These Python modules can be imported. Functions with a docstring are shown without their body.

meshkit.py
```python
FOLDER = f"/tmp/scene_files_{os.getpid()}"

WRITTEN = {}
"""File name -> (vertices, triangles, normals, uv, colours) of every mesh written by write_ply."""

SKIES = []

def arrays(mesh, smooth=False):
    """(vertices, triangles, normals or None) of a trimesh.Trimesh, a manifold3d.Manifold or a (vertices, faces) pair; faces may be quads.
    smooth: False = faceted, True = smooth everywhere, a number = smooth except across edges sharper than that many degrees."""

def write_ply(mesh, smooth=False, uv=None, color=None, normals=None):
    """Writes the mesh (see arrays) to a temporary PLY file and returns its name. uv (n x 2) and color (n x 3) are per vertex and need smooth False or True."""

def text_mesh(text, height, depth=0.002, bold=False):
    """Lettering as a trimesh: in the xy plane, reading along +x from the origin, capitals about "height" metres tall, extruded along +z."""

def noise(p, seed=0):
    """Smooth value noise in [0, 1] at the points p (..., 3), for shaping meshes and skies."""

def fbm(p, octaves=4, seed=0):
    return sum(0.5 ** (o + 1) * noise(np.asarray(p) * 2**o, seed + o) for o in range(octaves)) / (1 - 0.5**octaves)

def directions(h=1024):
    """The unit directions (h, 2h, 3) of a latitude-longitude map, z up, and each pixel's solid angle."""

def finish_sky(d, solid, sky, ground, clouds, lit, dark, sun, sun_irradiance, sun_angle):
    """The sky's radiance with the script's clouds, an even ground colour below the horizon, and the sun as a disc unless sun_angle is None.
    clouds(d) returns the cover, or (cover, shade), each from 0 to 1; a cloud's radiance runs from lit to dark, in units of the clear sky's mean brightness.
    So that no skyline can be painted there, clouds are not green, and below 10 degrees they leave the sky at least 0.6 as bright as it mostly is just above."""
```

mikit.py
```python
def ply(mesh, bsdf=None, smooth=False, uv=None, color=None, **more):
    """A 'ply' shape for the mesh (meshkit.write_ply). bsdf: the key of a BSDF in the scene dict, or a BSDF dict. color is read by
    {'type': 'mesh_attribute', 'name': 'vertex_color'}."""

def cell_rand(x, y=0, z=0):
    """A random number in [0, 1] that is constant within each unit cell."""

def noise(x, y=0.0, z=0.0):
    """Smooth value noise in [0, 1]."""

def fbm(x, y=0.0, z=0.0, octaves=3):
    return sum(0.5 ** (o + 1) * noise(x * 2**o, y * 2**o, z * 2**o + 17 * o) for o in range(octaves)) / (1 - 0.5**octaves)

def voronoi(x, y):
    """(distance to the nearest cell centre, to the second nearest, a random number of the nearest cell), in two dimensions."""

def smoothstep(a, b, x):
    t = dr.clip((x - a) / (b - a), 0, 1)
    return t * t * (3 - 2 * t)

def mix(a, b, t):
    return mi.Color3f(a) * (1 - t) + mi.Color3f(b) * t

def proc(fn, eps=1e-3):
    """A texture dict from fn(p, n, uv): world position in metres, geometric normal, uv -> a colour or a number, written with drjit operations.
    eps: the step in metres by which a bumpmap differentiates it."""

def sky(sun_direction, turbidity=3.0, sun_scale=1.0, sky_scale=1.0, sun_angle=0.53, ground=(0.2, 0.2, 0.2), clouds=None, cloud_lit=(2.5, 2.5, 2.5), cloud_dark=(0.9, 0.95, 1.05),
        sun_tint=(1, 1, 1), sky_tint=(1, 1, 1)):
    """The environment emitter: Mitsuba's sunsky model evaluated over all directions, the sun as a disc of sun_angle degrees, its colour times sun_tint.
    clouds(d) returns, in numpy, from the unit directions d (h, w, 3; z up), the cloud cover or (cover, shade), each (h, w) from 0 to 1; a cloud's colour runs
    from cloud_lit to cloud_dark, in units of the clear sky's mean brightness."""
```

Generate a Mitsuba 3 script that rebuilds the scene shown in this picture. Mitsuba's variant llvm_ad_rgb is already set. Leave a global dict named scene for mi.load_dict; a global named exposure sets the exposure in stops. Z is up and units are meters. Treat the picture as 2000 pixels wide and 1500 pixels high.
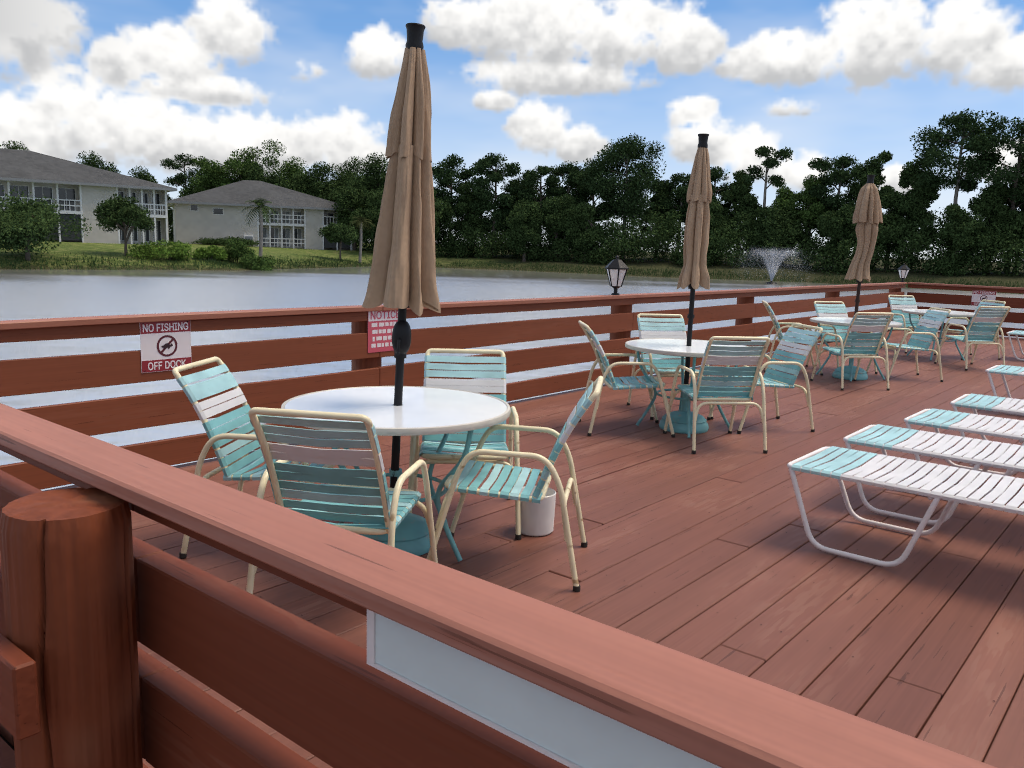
import math
import numpy as np
import trimesh
import drjit as dr
import mitsuba as mi
import mikit
import meshkit
from mikit import noise, fbm, cell_rand, smoothstep, mix, proc, ply

T = mi.ScalarTransform4f
scene, labels = {}, {}

# ------------------------------------------------------------------ camera, sky, exposure
EYE = np.array([0.0, 0.0, 1.5])
PITCH, ROLL, FOCAL = 0.162, 0.030, 1633.0
fwd = np.array([0, math.cos(PITCH), -math.sin(PITCH)])
up0 = np.array([0, math.sin(PITCH), math.cos(PITCH)])
right0 = np.array([1.0, 0, 0])
up = up0 * math.cos(ROLL) - right0 * math.sin(ROLL)
scene['camera'] = {'type': 'perspective', 'fov': math.degrees(2 * math.atan(1000 / FOCAL)), 'fov_axis': 'x',
                   'near_clip': 0.05, 'far_clip': 6000.0,
                   'to_world': T().look_at(origin=EYE.tolist(), target=(EYE + fwd).tolist(), up=up.tolist())}
exposure = 2.44

# cumulus clouds: (azimuth, elevation, half width, half height) in degrees of each puff
PUFFS = [(-3.0, 13.9, 3.9, 2.7), (1.3, 13.6, 4.6, 3.6), (6.0, 13.3, 4.1, 3.1), (10.6, 12.7, 2.7, 2.6), (2.1, 10.8, 7.0, 1.5),
         (-9.3, 11.7, 2.4, 2.0), (17.5, 11.8, 4.7, 2.0), (21.6, 12.4, 3.9, 3.1), (26.5, 12.4, 3.3, 2.7), (29.2, 10.9, 3.6, 2.0),
         (15.1, 11.5, 2.9, 1.5), (-18.4, 12.2, 2.8, 2.5), (-21.9, 10.4, 3.6, 2.2), (-24.5, 9.8, 2.3, 1.8), (-20.5, 8.9, 5.2, 1.3),
         (-30.2, 11.5, 4.0, 4.4), (-27.6, 7.5, 2.7, 2.5), (-24.4, 6.1, 5.8, 2.8), (-30.5, 5.4, 4.7, 2.7), (-18.5, 5.6, 7.9, 2.5),
         (-12.2, 6.6, 3.7, 2.2), (-10.9, 5.4, 3.0, 1.7), (-13.8, 10.6, 1.9, 1.3, 0.45), (1.5, 7.5, 2.5, 2.2),
         (3.9, 6.7, 2.1, 1.7), (-1.7, 9.3, 1.6, 0.9), (11.1, 8.7, 1.7, 1.5), (11.9, 7.0, 2.5, 2.2), (14.8, 6.0, 2.6, 2.2),
         (18.0, 5.1, 2.5, 1.7), (17.1, 9.0, 2.6, 0.9, 0.5), (24.0, 4.5, 2.2, 1.2), (30.0, 5.5, 3.0, 1.6)]


def clouds(d):
    az = np.degrees(np.arctan2(d[..., 0], d[..., 1]))
    el = np.degrees(np.arcsin(np.clip(d[..., 2], -1, 1)))

    def body(el_, want_height=False):
        best = np.full(az.shape, -1.0)
        high_in = np.zeros(az.shape)
        near = (az > -50) & (az < 50) & (el < 30)
        a, e = az[near], el_[near]
        m = np.full(a.shape, -1.0)
        wt, th_ = np.full(a.shape, 1e-9), np.zeros(a.shape)
        for ca, ce, ra, re, *thin_ in PUFFS:
            v = 1 - (thin_[0] if thin_ else 0) - ((a - ca) / ra) ** 2 - np.where(e < ce, ((e - ce) / (re * 0.75)) ** 2, ((e - ce) / re) ** 2)
            m = np.maximum(m, v)
            k_ = np.exp(np.clip(v, -3, 1) * 4) * re
            wt += k_
            th_ += k_ * np.clip((e - ce) / re, -1.2, 1.2)
        best[near] = m
        high_in[near] = th_ / wt
        return high_in if want_height else best
    # the same fair-weather cumulus goes on over the rest of the sky
    q = d / np.maximum(d[..., 2:3] + 0.22, 0.05)
    wide = (meshkit.fbm(q * 1.5 + 7.3, 5, 4) - 0.49) * 5.0
    edge = np.clip((np.abs(az) - 33) / 7, 0, 1)
    high = np.clip((el - 16.5) / 5, 0, 1)
    out = np.maximum(edge, high)
    n = meshkit.fbm(np.stack([az * 0.55, el * 0.75, el * 0], -1), 5, 11) - 0.5
    n2 = meshkit.fbm(np.stack([az * 1.9, el * 2.1, el * 0 + 3], -1), 5, 5) - 0.5

    def field(el_):
        f = body(el_) * 0.95 + n * 1.15 + n2 * 0.75 - 0.03
        return f * (1 - out) + (wide + n * 0.5) * out
    f = field(el)
    cover = np.clip((f + 0.03) / 0.55, 0, 1)
    cover = cover * cover * (3 - 2 * cover)
    haze = np.clip(1 - (el - 1) / 12, 0, 1) ** 1.2 * 0.62
    thin = np.clip(meshkit.fbm(np.stack([az * 0.12, el * 0.4, el * 0 + 9], -1), 4, 3) * 1.7 - 0.66, 0, 1) * 0.4
    inside = body(el, True)
    above = (0.40 - 0.80 * inside) * (1 - out) + (0.2 + np.clip(wide, -1, 1.4) * 0.5) * out
    shade = np.clip(above + n * 0.9 + n2 * 0.6, 0, 1)
    shade = shade * shade * (3 - 2 * shade) * 0.95
    shade = np.where(az < -23, np.maximum(shade, np.clip((-23 - az) / 8, 0, 1) * np.clip((el - 8) / 3, 0, 1) * 0.75), shade)
    total = 1 - (1 - cover) * (1 - haze) * (1 - thin)
    shade = shade * np.clip(cover / np.maximum(total, 1e-3), 0, 1) ** 1.5 + 0.12 * (1 - cover)
    cover = total
    return np.clip(cover, 0, 1), shade


SUN = (0.42, 0.10, 0.90)
scene['sky'] = mikit.sky(SUN, turbidity=3, sun_scale=0.42, sun_angle=32, ground=(0.10, 0.11, 0.08), clouds=clouds,
                         cloud_lit=(3.0, 2.96, 2.88), cloud_dark=(1.50, 1.52, 1.55), sky_tint=(0.58, 0.70, 0.80))

# ------------------------------------------------------------------ deck frame: u along the lake railing, v along the near railing
ANG = math.radians(50.4)
D1 = np.array([math.cos(ANG), math.sin(ANG), 0.0])
D2 = np.array([math.sin(ANG), -math.cos(ANG), 0.0])
O2 = np.array([-2.139, 5.382, 0.0])
UN = 0.9015
ORG = O2 + (UN - O2 @ D1) * D1


def W(u, v, z=0.0):
    return ORG + u * D1 + v * D2 + np.array([0, 0, z])


DECK = np.eye(4)
DECK[:3, 0], DECK[:3, 1], DECK[:3, 2], DECK[:3, 3] = D1, D2, [0, 0, 1], ORG


def deck_mesh(m):
    """a mesh given in (u, v, z) brought to world coordinates (that frame is left-handed, so triangles are turned)"""
    v = np.asarray(m.vertices) @ DECK[:3, :3].T + ORG
    return trimesh.Trimesh(v, np.asarray(m.faces)[:, ::-1], process=False)


# ------------------------------------------------------------------ helpers
def numbered(k):
    if k not in scene and k not in labels and not any(s.startswith(k + '__') for s in scene):
        return k
    i = 1
    while True:
        n = f'{k}_{i:03d}'
        if n not in scene and n not in labels and not any(s.startswith(n + '__') for s in scene):
            return n
        i += 1


COUNT = {}


def put(key, shape):
    """an entry under a key; a key that is taken gets the next number"""
    if key in scene:
        i = COUNT.get(key, 0) + 1
        while f'{key}_{i:03d}' in scene:
            i += 1
        COUNT[key] = i
        key = f'{key}_{i:03d}'
    scene[key] = shape
    return key


def thing(name, label, cat, group=None):
    k = numbered(name)
    labels[k] = {'label': label, 'category': cat}
    if group:
        labels[k]['group'] = group
    return k


def part(parent, name, mesh, bsdf, smooth=False, **kw):
    return put(f'{parent}__{name}', ply(mesh, bsdf, smooth=smooth, **kw))


def structure(name, mesh, bsdf, smooth=False, **kw):
    k = numbered(name)
    scene[k] = ply(mesh, bsdf, smooth=smooth, **kw)
    labels[k] = {'kind': 'structure'}
    return k


def box(x0, x1, y0, y1, z0, z1, ch=0.0):
    if ch <= 0:
        m = trimesh.creation.box(extents=[x1 - x0, y1 - y0, z1 - z0])
        m.apply_translation([(x0 + x1) / 2, (y0 + y1) / 2, (z0 + z1) / 2])
        return m
    pts = []
    for sx in (0, 1):
        for sy in (0, 1):
            for sz in (0, 1):
                p = np.array([(x0, x1)[sx], (y0, y1)[sy], (z0, z1)[sz]])
                i = np.array([ch if sx == 0 else -ch, ch if sy == 0 else -ch, ch if sz == 0 else -ch])
                for k in range(3):
                    q = p + i
                    q[k] = p[k]
                    pts.append(q)
    return trimesh.convex.convex_hull(np.array(pts))


def fillet(pts, r, n=5):
    """round the inner corners of a polyline"""
    pts = [np.asarray(p, float) for p in pts]
    out = [pts[0]]
    for a, b, c in zip(pts[:-2], pts[1:-1], pts[2:]):
        la, lc = np.linalg.norm(a - b), np.linalg.norm(c - b)
        rr = min(r, la * 0.48, lc * 0.48)
        p, q = b + (a - b) / la * rr, b + (c - b) / lc * rr
        for t in np.linspace(0, 1, n):
            out.append((1 - t) ** 2 * p + 2 * t * (1 - t) * b + t * t * q)
    out.append(pts[-1])
    return np.array(out)


def tube(pts, r, sides=10, closed=False, caps=True):
    p = np.asarray(pts, float)
    n = len(p)
    r = np.broadcast_to(np.asarray(r, float), (n,))
    t = (np.roll(p, -1, 0) - np.roll(p, 1, 0)) if closed else np.gradient(p, axis=0)
    t /= np.linalg.norm(t, axis=1, keepdims=True) + 1e-12
    a = np.zeros_like(p)
    ref = np.array([0, 0, 1.0]) if abs(t[0][2]) < 0.9 else np.array([1.0, 0, 0])
    a[0] = np.cross(t[0], ref)
    for i in range(1, n):
        a[i] = a[i - 1] - t[i] * (a[i - 1] @ t[i])
        a[i] /= np.linalg.norm(a[i]) + 1e-12
    a[0] /= np.linalg.norm(a[0])
    b = np.cross(t, a)
    ang = np.arange(sides) * 2 * np.pi / sides
    v = p[:, None] + r[:, None, None] * (np.cos(ang)[None, :, None] * a[:, None] + np.sin(ang)[None, :, None] * b[:, None])
    m = n if closed else n - 1
    i, j = np.meshgrid(np.arange(m), np.arange(sides), indexing='ij')
    i2, j2 = (i + 1) % n, (j + 1) % sides
    q = np.stack([i * sides + j, i * sides + j2, i2 * sides + j2, i2 * sides + j], -1).reshape(-1, 4)
    f = np.vstack([q[:, [0, 1, 2]], q[:, [0, 2, 3]]])
    v = v.reshape(-1, 3)
    if caps and not closed:
        k = len(v)
        v = np.vstack([v, p[0], p[-1]])
        jj = np.arange(sides)
        f = np.vstack([f, np.stack([(jj + 1) % sides, jj, jj * 0 + k], 1),
                       np.stack([(n - 1) * sides + jj, (n - 1) * sides + (jj + 1) % sides, jj * 0 + k + 1], 1)])
    return trimesh.Trimesh(v, f, process=False)


def lathe(profile, n=40, x=0.0, y=0.0):
    m = trimesh.creation.revolve(np.array(profile, float), sections=n)
    m.apply_translation([x, y, 0])
    return m


def cat(ms):
    return trimesh.util.concatenate(ms)


def frame(x, y, z, deg):
    return T().translate([float(x), float(y), float(z)]).rotate([0, 0, 1], float(deg))


# ------------------------------------------------------------------ materials
def two(b):
    return {'type': 'twosided', 'bsdf': b}


def rgb(c):
    return {'type': 'rgb', 'value': [float(x) for x in c]}


def mat(name, color, rough=0.6, spec=0.4, metallic=0.0, bump=None, bump_scale=1.0, **kw):
    b = {'type': 'principled', 'base_color': color if isinstance(color, dict) else rgb(color), 'roughness': rough, 'specular': spec, 'metallic': metallic, **kw}
    if bump is not None:
        b = {'type': 'bumpmap', 'arbitrary': bump, 'scale': bump_scale, 'bsdf': b}
        b['texture'] = b.pop('arbitrary')
    scene[name] = two(b)
    return name


def axes(p):
    x, y = p.x - float(ORG[0]), p.y - float(ORG[1])
    return x * float(D1[0]) + y * float(D1[1]), x * float(D2[0]) + y * float(D2[1]), p.z


def painted_wood(base, along, deck=False, pale=(0.33, 0.19, 0.14), amount=0.35, cr=0.76):
    base = np.array(base)

    def fn(p, n, uv):
        u, v, z = axes(p)
        a, b = (u, v) if along == 'u' else (v, u)
        g = 0.45 * fbm(a * 1.6, b * 34.0, z * 34.0, 2) + 0.55 * fbm(a * 2.6, b * 130.0, z * 130.0, 2)
        m = fbm(a * 1.1, b * 5.0 + 3.0, z * 5.0, 3)
        f = fbm(a * 9.0, b * 60.0, z * 60.0 + 5.0, 2)
        k = 0.75 + 0.30 * g + 0.20 * m
        if deck:
            row = dr.floor((v - 0.008) / 0.1885)
            k = k * (0.93 + 0.14 * cell_rand(row, 3))
        c = mi.Color3f(base.tolist()) * k
        worn = smoothstep(0.55, 0.72, m) * smoothstep(0.42, 0.62, f) * amount * 0.55
        c = mix(c, pale, worn)
        crack = smoothstep(cr, cr + 0.06, fbm(a * 3.2 + 11.0, b * 95.0, z * 95.0, 3)) * 0.55
        return mix(c, (base * 0.25).tolist(), crack)
    return proc(fn)


def wood_bump(along):
    def fn(p, n, uv):
        u, v, z = axes(p)
        a, b = (u, v) if along == 'u' else (v, u)
        return fbm(a * 2.0, b * 55.0, z * 55.0, 3) + 0.5 * fbm(a * 25.0, b * 25.0, z * 25.0, 2)
    return proc(fn, eps=2e-3)


mat('deck_paint', painted_wood((0.188, 0.078, 0.056), 'u', True), 0.52, 0.30, bump=wood_bump('u'), bump_scale=0.0016)
mat('deck_paint_faded', painted_wood((0.203, 0.086, 0.062), 'u', True), 0.55, 0.30)
mat('deck_paint_dark', painted_wood((0.174, 0.069, 0.049), 'u', True), 0.52, 0.30)
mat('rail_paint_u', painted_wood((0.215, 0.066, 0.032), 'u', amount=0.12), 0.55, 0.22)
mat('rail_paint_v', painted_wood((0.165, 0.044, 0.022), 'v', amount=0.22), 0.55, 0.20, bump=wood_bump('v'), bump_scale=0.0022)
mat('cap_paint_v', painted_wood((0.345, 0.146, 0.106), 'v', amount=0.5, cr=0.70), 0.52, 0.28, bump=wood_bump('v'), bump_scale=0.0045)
mat('cap_paint_u', painted_wood((0.31, 0.120, 0.076), 'u', amount=0.20), 0.48, 0.35)


def post_color(p, n, uv):
    g = fbm(p.x * 40.0, p.y * 40.0, p.z * 1.4, 3)
    m = fbm(p.x * 7.0, p.y * 7.0, p.z * 2.2, 3)
    c = mi.Color3f(0.175, 0.048, 0.021) * (0.5 + 0.62 * g + 0.35 * m)
    return mix(c, (0.24, 0.12, 0.07), smoothstep(0.58, 0.74, m) * 0.35)


def post_grain(p, n, uv):
    return fbm(p.x * 90.0, p.y * 90.0, p.z * 2.2, 3) + 0.35 * fbm(p.x * 30.0, p.y * 30.0, p.z * 30.0, 2)


mat('post_paint', proc(post_color), 0.6, 0.2, bump=proc(post_grain, eps=2e-3), bump_scale=0.004)
mat('screw', (0.075, 0.032, 0.025), 0.6, 0.3)
mat('under_deck', (0.03, 0.02, 0.018), 0.9, 0.1)


def speck(base, scale, amt, dark=None, thresh=0.7):
    base = np.array(base)

    def fn(p, n, uv):
        m = fbm(p.x * scale, p.y * scale, p.z * scale, 3)
        c = mi.Color3f(base.tolist()) * (1 - amt + 2 * amt * m)
        if dark is not None:
            c = mix(c, dark, smoothstep(thresh, thresh + 0.1, fbm(p.x * scale * 2.3 + 5, p.y * scale * 2.3, p.z * scale * 2.3, 3)))
        return c
    return proc(fn)


mat('cream_tube', speck((0.76, 0.68, 0.46), 9, 0.18, (0.42, 0.30, 0.16), 0.70), 0.35, 0.5)
mat('white_tube', speck((0.74, 0.70, 0.70), 9, 0.1), 0.35, 0.5)
mat('teal_strap', speck((0.18, 0.43, 0.455), 8, 0.30), 0.40, 0.5)
mat('teal_strap_light', speck((0.34, 0.56, 0.59), 8, 0.28), 0.40, 0.5)
mat('white_strap', speck((0.62, 0.62, 0.63), 8, 0.12), 0.42, 0.5)
mat('teal_metal', speck((0.16, 0.40, 0.42), 10, 0.25, (0.30, 0.36, 0.33), 0.66), 0.45, 0.45)
mat('table_glass', speck((0.57, 0.60, 0.63), 7, 0.05), 0.16, 0.6)
mat('table_rim', speck((0.55, 0.52, 0.46), 20, 0.1), 0.4, 0.45)
mat('black_metal', (0.012, 0.012, 0.014), 0.42, 0.25)
mat('brown_metal', (0.035, 0.016, 0.012), 0.42, 0.25)
mat('frosted_pane', (0.74, 0.74, 0.72), 0.3, 0.5)
mat('bucket_white', speck((0.68, 0.67, 0.65), 12, 0.1), 0.4, 0.45)
mat('dark_rubber', (0.03, 0.025, 0.022), 0.7, 0.3)


def canvas(p, n, uv):
    m = fbm(p.x * 6, p.y * 6, p.z * 2.0, 3)
    f = fbm(p.x * 60, p.y * 60, p.z * 60, 2)
    return mi.Color3f(0.37, 0.262, 0.178) * (0.75 + 0.35 * m + 0.15 * f)


mat('tan_canvas', proc(canvas), 0.85, 0.15, sheen=0.3)
mat('sign_white', (0.74, 0.70, 0.71), 0.4, 0.45)
mat('sign_red', (0.26, 0.025, 0.035), 0.4, 0.45)
mat('sign_pink', (0.55, 0.10, 0.14), 0.4, 0.45)
mat('sign_ring', (0.10, 0.018, 0.026), 0.4, 0.45)
mat('sign_black', (0.03, 0.012, 0.016), 0.4, 0.45)
mat('panel_white', speck((0.58, 0.67, 0.68), 6, 0.1), 0.45, 0.4)
mat('panel_rim', (0.66, 0.62, 0.62), 0.45, 0.4)
mat('stucco', speck((0.49, 0.465, 0.42), 1.5, 0.12), 0.85, 0.2)
mat('house_trim', (0.66, 0.66, 0.65), 0.6, 0.3)
mat('screen_dark', speck((0.035, 0.037, 0.040), 0.7, 0.4), 0.5, 0.4)
mat('window_glass', (0.03, 0.035, 0.04), 0.12, 0.6)
mat('curtain', (0.22, 0.23, 0.24), 0.8, 0.2)


def shingle(p, n, uv):
    row = dr.floor(p.z * 7.0)
    r = cell_rand(row, dr.floor((p.x + p.y) * 2.2 + cell_rand(row, 5)))
    m = fbm(p.x * 0.7, p.y * 0.7, p.z * 0.7, 3)
    return mi.Color3f(0.070, 0.073, 0.076) * (0.65 + 0.25 * r + 0.45 * m)


mat('shingles', proc(shingle), 0.9, 0.15)


def leaf(base, scale=0.9, contrast=0.75):
    base = np.array(base)

    def fn(p, n, uv):
        m = fbm(p.x * scale, p.y * scale, p.z * scale, 2)
        r = cell_rand(dr.floor(p.x * 6), dr.floor(p.y * 6), dr.floor(p.z * 6))
        return mi.Color3f(base.tolist()) * (1 - contrast * 0.5 + contrast * m) * (0.75 + 0.5 * r)
    return two({'type': 'diffuse', 'reflectance': proc(fn)})


scene['leaf_dark'] = leaf((0.050, 0.082, 0.030))
scene['leaf_pine'] = leaf((0.038, 0.066, 0.027))
scene['leaf_mid'] = leaf((0.070, 0.118, 0.034))
scene['leaf_bright'] = leaf((0.105, 0.175, 0.035))
scene['leaf_olive'] = leaf((0.055, 0.066, 0.028))
mat('bark', speck((0.11, 0.09, 0.075), 3, 0.3), 0.9, 0.1)
mat('bark_pale', speck((0.22, 0.20, 0.18), 3, 0.25), 0.9, 0.1)


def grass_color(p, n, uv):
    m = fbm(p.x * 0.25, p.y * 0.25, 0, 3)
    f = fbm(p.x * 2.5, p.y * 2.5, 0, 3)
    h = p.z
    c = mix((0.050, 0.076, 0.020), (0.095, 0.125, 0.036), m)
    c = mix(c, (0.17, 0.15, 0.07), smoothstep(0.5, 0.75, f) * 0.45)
    c = mix(c, (0.034, 0.034, 0.019), smoothstep(-20.0, 5.0, p.x + (m - 0.5) * 16) * 0.85)  # browner far bank, darkened: shade of the trees put into the grass colour
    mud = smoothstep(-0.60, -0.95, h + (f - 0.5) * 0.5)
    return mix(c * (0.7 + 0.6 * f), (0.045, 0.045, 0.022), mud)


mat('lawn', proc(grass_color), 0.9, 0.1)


def calmness(p):
    """0 on the open, windy water, 1 in the lee of the far trees"""
    line = dr.minimum(85.0, 85.0 + 1.25 * (p.x + 12.0))
    w = fbm(p.x * 0.08, p.y * 0.2, 0, 2)
    return smoothstep(-26.0, -8.0, p.y - line + (w - 0.5) * 16.0)


def ripple(p, n, uv):
    w = fbm(p.x * 0.06, p.y * 0.06 + 4, 0, 2)
    big = fbm(p.x * 0.9 + p.y * 0.25, p.y * 1.5 - p.x * 0.2, 0, 3)
    small = fbm(p.x * 5.0, p.y * 7.0, 0, 2)
    return (big * 0.062 + small * 0.014) * (0.25 + 1.1 * w) * (1 - 0.95 * calmness(p))


def calm(p, n, uv):
    return 0.29 - 0.215 * calmness(p)


scene['lake_water'] = two({'type': 'bumpmap', 'texture': proc(ripple, eps=0.02), 'scale': 1.0,
                           'bsdf': {'type': 'principled', 'base_color': rgb((0.97, 0.965, 0.95)), 'roughness': proc(calm), 'specular': 1.0, 'metallic': 0.92}})
scene['spray_white'] = two({'type': 'diffuse', 'reflectance': rgb((0.55, 0.57, 0.62))})

# ------------------------------------------------------------------ ground and lake
WATER = -1.0
SHORE = np.array([(-75, 30), (-55, 46), (-42, 52), (-34.9, 57), (-30, 61), (-26.7, 65), (-22.9, 68), (-19.4, 79), (-15.5, 92), (-8, 95), (-0.4, 93),
                  (7.7, 88), (14.9, 84), (22.3, 82.6), (28, 81), (36, 74), (44, 62), (46, 45), (40, 25), (34, 8), (24, -6), (8, -9), (-6, -5), (-20, -12), (-50, -10), (-72, 5)], float)


def shore_distance(x, y):
    p = np.stack([x, y], -1)
    best, inside = np.full(x.shape, 1e9), np.zeros(x.shape, bool)
    for a, b in zip(SHORE, np.roll(SHORE, -1, 0)):
        e = b - a
        t = np.clip(((p - a) @ e) / (e @ e), 0, 1)
        best = np.minimum(best, np.linalg.norm(p - a - t[..., None] * e, axis=-1))
        inside ^= ((a[1] > y) != (b[1] > y)) & (x < (b[0] - a[0]) * (y - a[1]) / (b[1] - a[1] + 1e-12) + a[0])
    return np.where(inside, -best, best)


def ground_z(x, y):
    x, y = np.asarray(x, float), np.asarray(y, float)
    d = shore_distance(x, y)
    bump = (meshkit.noise(np.stack([x * 0.11, y * 0.11, x * 0], -1), 2) - 0.5) * 0.25
    d = d + (meshkit.noise(np.stack([x * 0.22, y * 0.22, x * 0], -1), 9) - 0.5) * 2.0
    z = np.where(d < 0, np.maximum(-1.0 + 0.14 * d, -2.6), -1.0 + 1.9 * (1 - np.exp(-np.maximum(d, 0) / 9.0)) + bump * np.clip(d / 6, 0, 1))
    return z


gx = np.concatenate([[-3000, -1500, -700, -350, -220, -160], np.arange(-120, 121, 1.6), [160, 220, 350, 700, 1500, 3000]])
gy = np.concatenate([[-3000, -1500, -700, -300, -150, -80], np.arange(-40, 150, 1.6), [180, 240, 350, 700, 1500, 3000]])
X, Y = np.meshgrid(gx, gy, indexing='ij')
Zg = ground_z(X, Y)
gi, gj = np.meshgrid(np.arange(len(gx) - 1), np.arange(len(gy) - 1), indexing='ij')
nj = len(gy)
quads = np.stack([gi * nj + gj, (gi + 1) * nj + gj, (gi + 1) * nj + gj + 1, gi * nj + gj + 1], -1).reshape(-1, 4)
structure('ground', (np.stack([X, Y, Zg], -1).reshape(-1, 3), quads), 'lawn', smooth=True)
structure('lake', (np.array([[-95, -30, WATER], [70, -30, WATER], [70, 110, WATER], [-95, 110, WATER]], float), np.array([[0, 1, 2, 3]])), 'lake_water',
          uv=np.array([[-95, -30], [70, -30], [70, 110], [-95, 110]], float))

# ------------------------------------------------------------------ deck of red planks
rng = np.random.default_rng(5)
U_END, V_END = 18.55, 9.0
dk = structure('deck', deck_mesh(box(-0.10, U_END + 0.1, -0.12, V_END, -0.32, -0.048)), 'under_deck')
PITCHV = 0.1885
JOINTS = {22: [3.76], 24: [3.98], 17: [3.10, 7.3]}
for k in range(-1, int((V_END - 0.008) / PITCHV)):
    v0, v1 = 0.008 + k * PITCHV, 0.008 + (k + 1) * PITCHV
    if k == -1:
        v0 = -0.08
    js = JOINTS.get(k) or [rng.uniform(1.2, 5.2)]
    js = list(js)
    while js[-1] < U_END - 5.2:
        js.append(js[-1] + rng.choice([3.66, 4.88, 4.27]))
    js = [-0.06] + js + [U_END + 0.05]
    for a, b in zip(js[:-1], js[1:]):
        gap = rng.uniform(0.0015, 0.0038)
        dz = rng.uniform(-0.002, 0.0015)
        m = box(a + 0.003, b - 0.003, v0 + gap, v1 - gap, -0.046, dz, 0.004 if v1 > 2.2 and a < 9 else 0.0)
        part(dk, 'plank', deck_mesh(m), rng.choice(['deck_paint', 'deck_paint', 'deck_paint_faded', 'deck_paint_dark']))
sc = []
for k in range(10, 40):
    for v in (0.008 + k * PITCHV + 0.05, 0.008 + k * PITCHV + 0.14):
        for u in np.arange(0.42, 8.0, 0.61):
            if v < V_END - 0.2 and rng.random() < 0.8:
                a_ = np.arange(6) * np.pi / 3
                cu, cv = u + rng.uniform(-.012, .012), v + rng.uniform(-.012, .012)
                sc.append(trimesh.Trimesh(np.c_[cu + np.cos(a_) * 0.0045, cv + np.sin(a_) * 0.0045, np.full(6, 0.0026)], [[0, 1, 2], [0, 2, 3], [0, 3, 4], [0, 4, 5]], process=False))
k = part(dk, 'screw_heads', deck_mesh(cat(sc)), 'screw')
labels[k] = {'kind': 'stuff', 'label': 'dark screw heads in the deck planks'}
wk = structure('walkway', deck_mesh(box(-3.2, -0.12, 0.5, V_END, -0.32, -0.05)), 'under_deck')
for k in range(15):
    part(wk, 'plank', deck_mesh(box(-3.229 + k * 0.21, -3.229 + k * 0.21 + 0.203, 0.5, V_END, -0.046, rng.uniform(-0.002, 0.001))), 'deck_paint_dark')

# ------------------------------------------------------------------ railings
CAP0, CAP1 = 0.970, 1.008
BOARDS = [(0.895, 0.968), (0.597, 0.801), (0.302, 0.512), (0.03, 0.198)]


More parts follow.
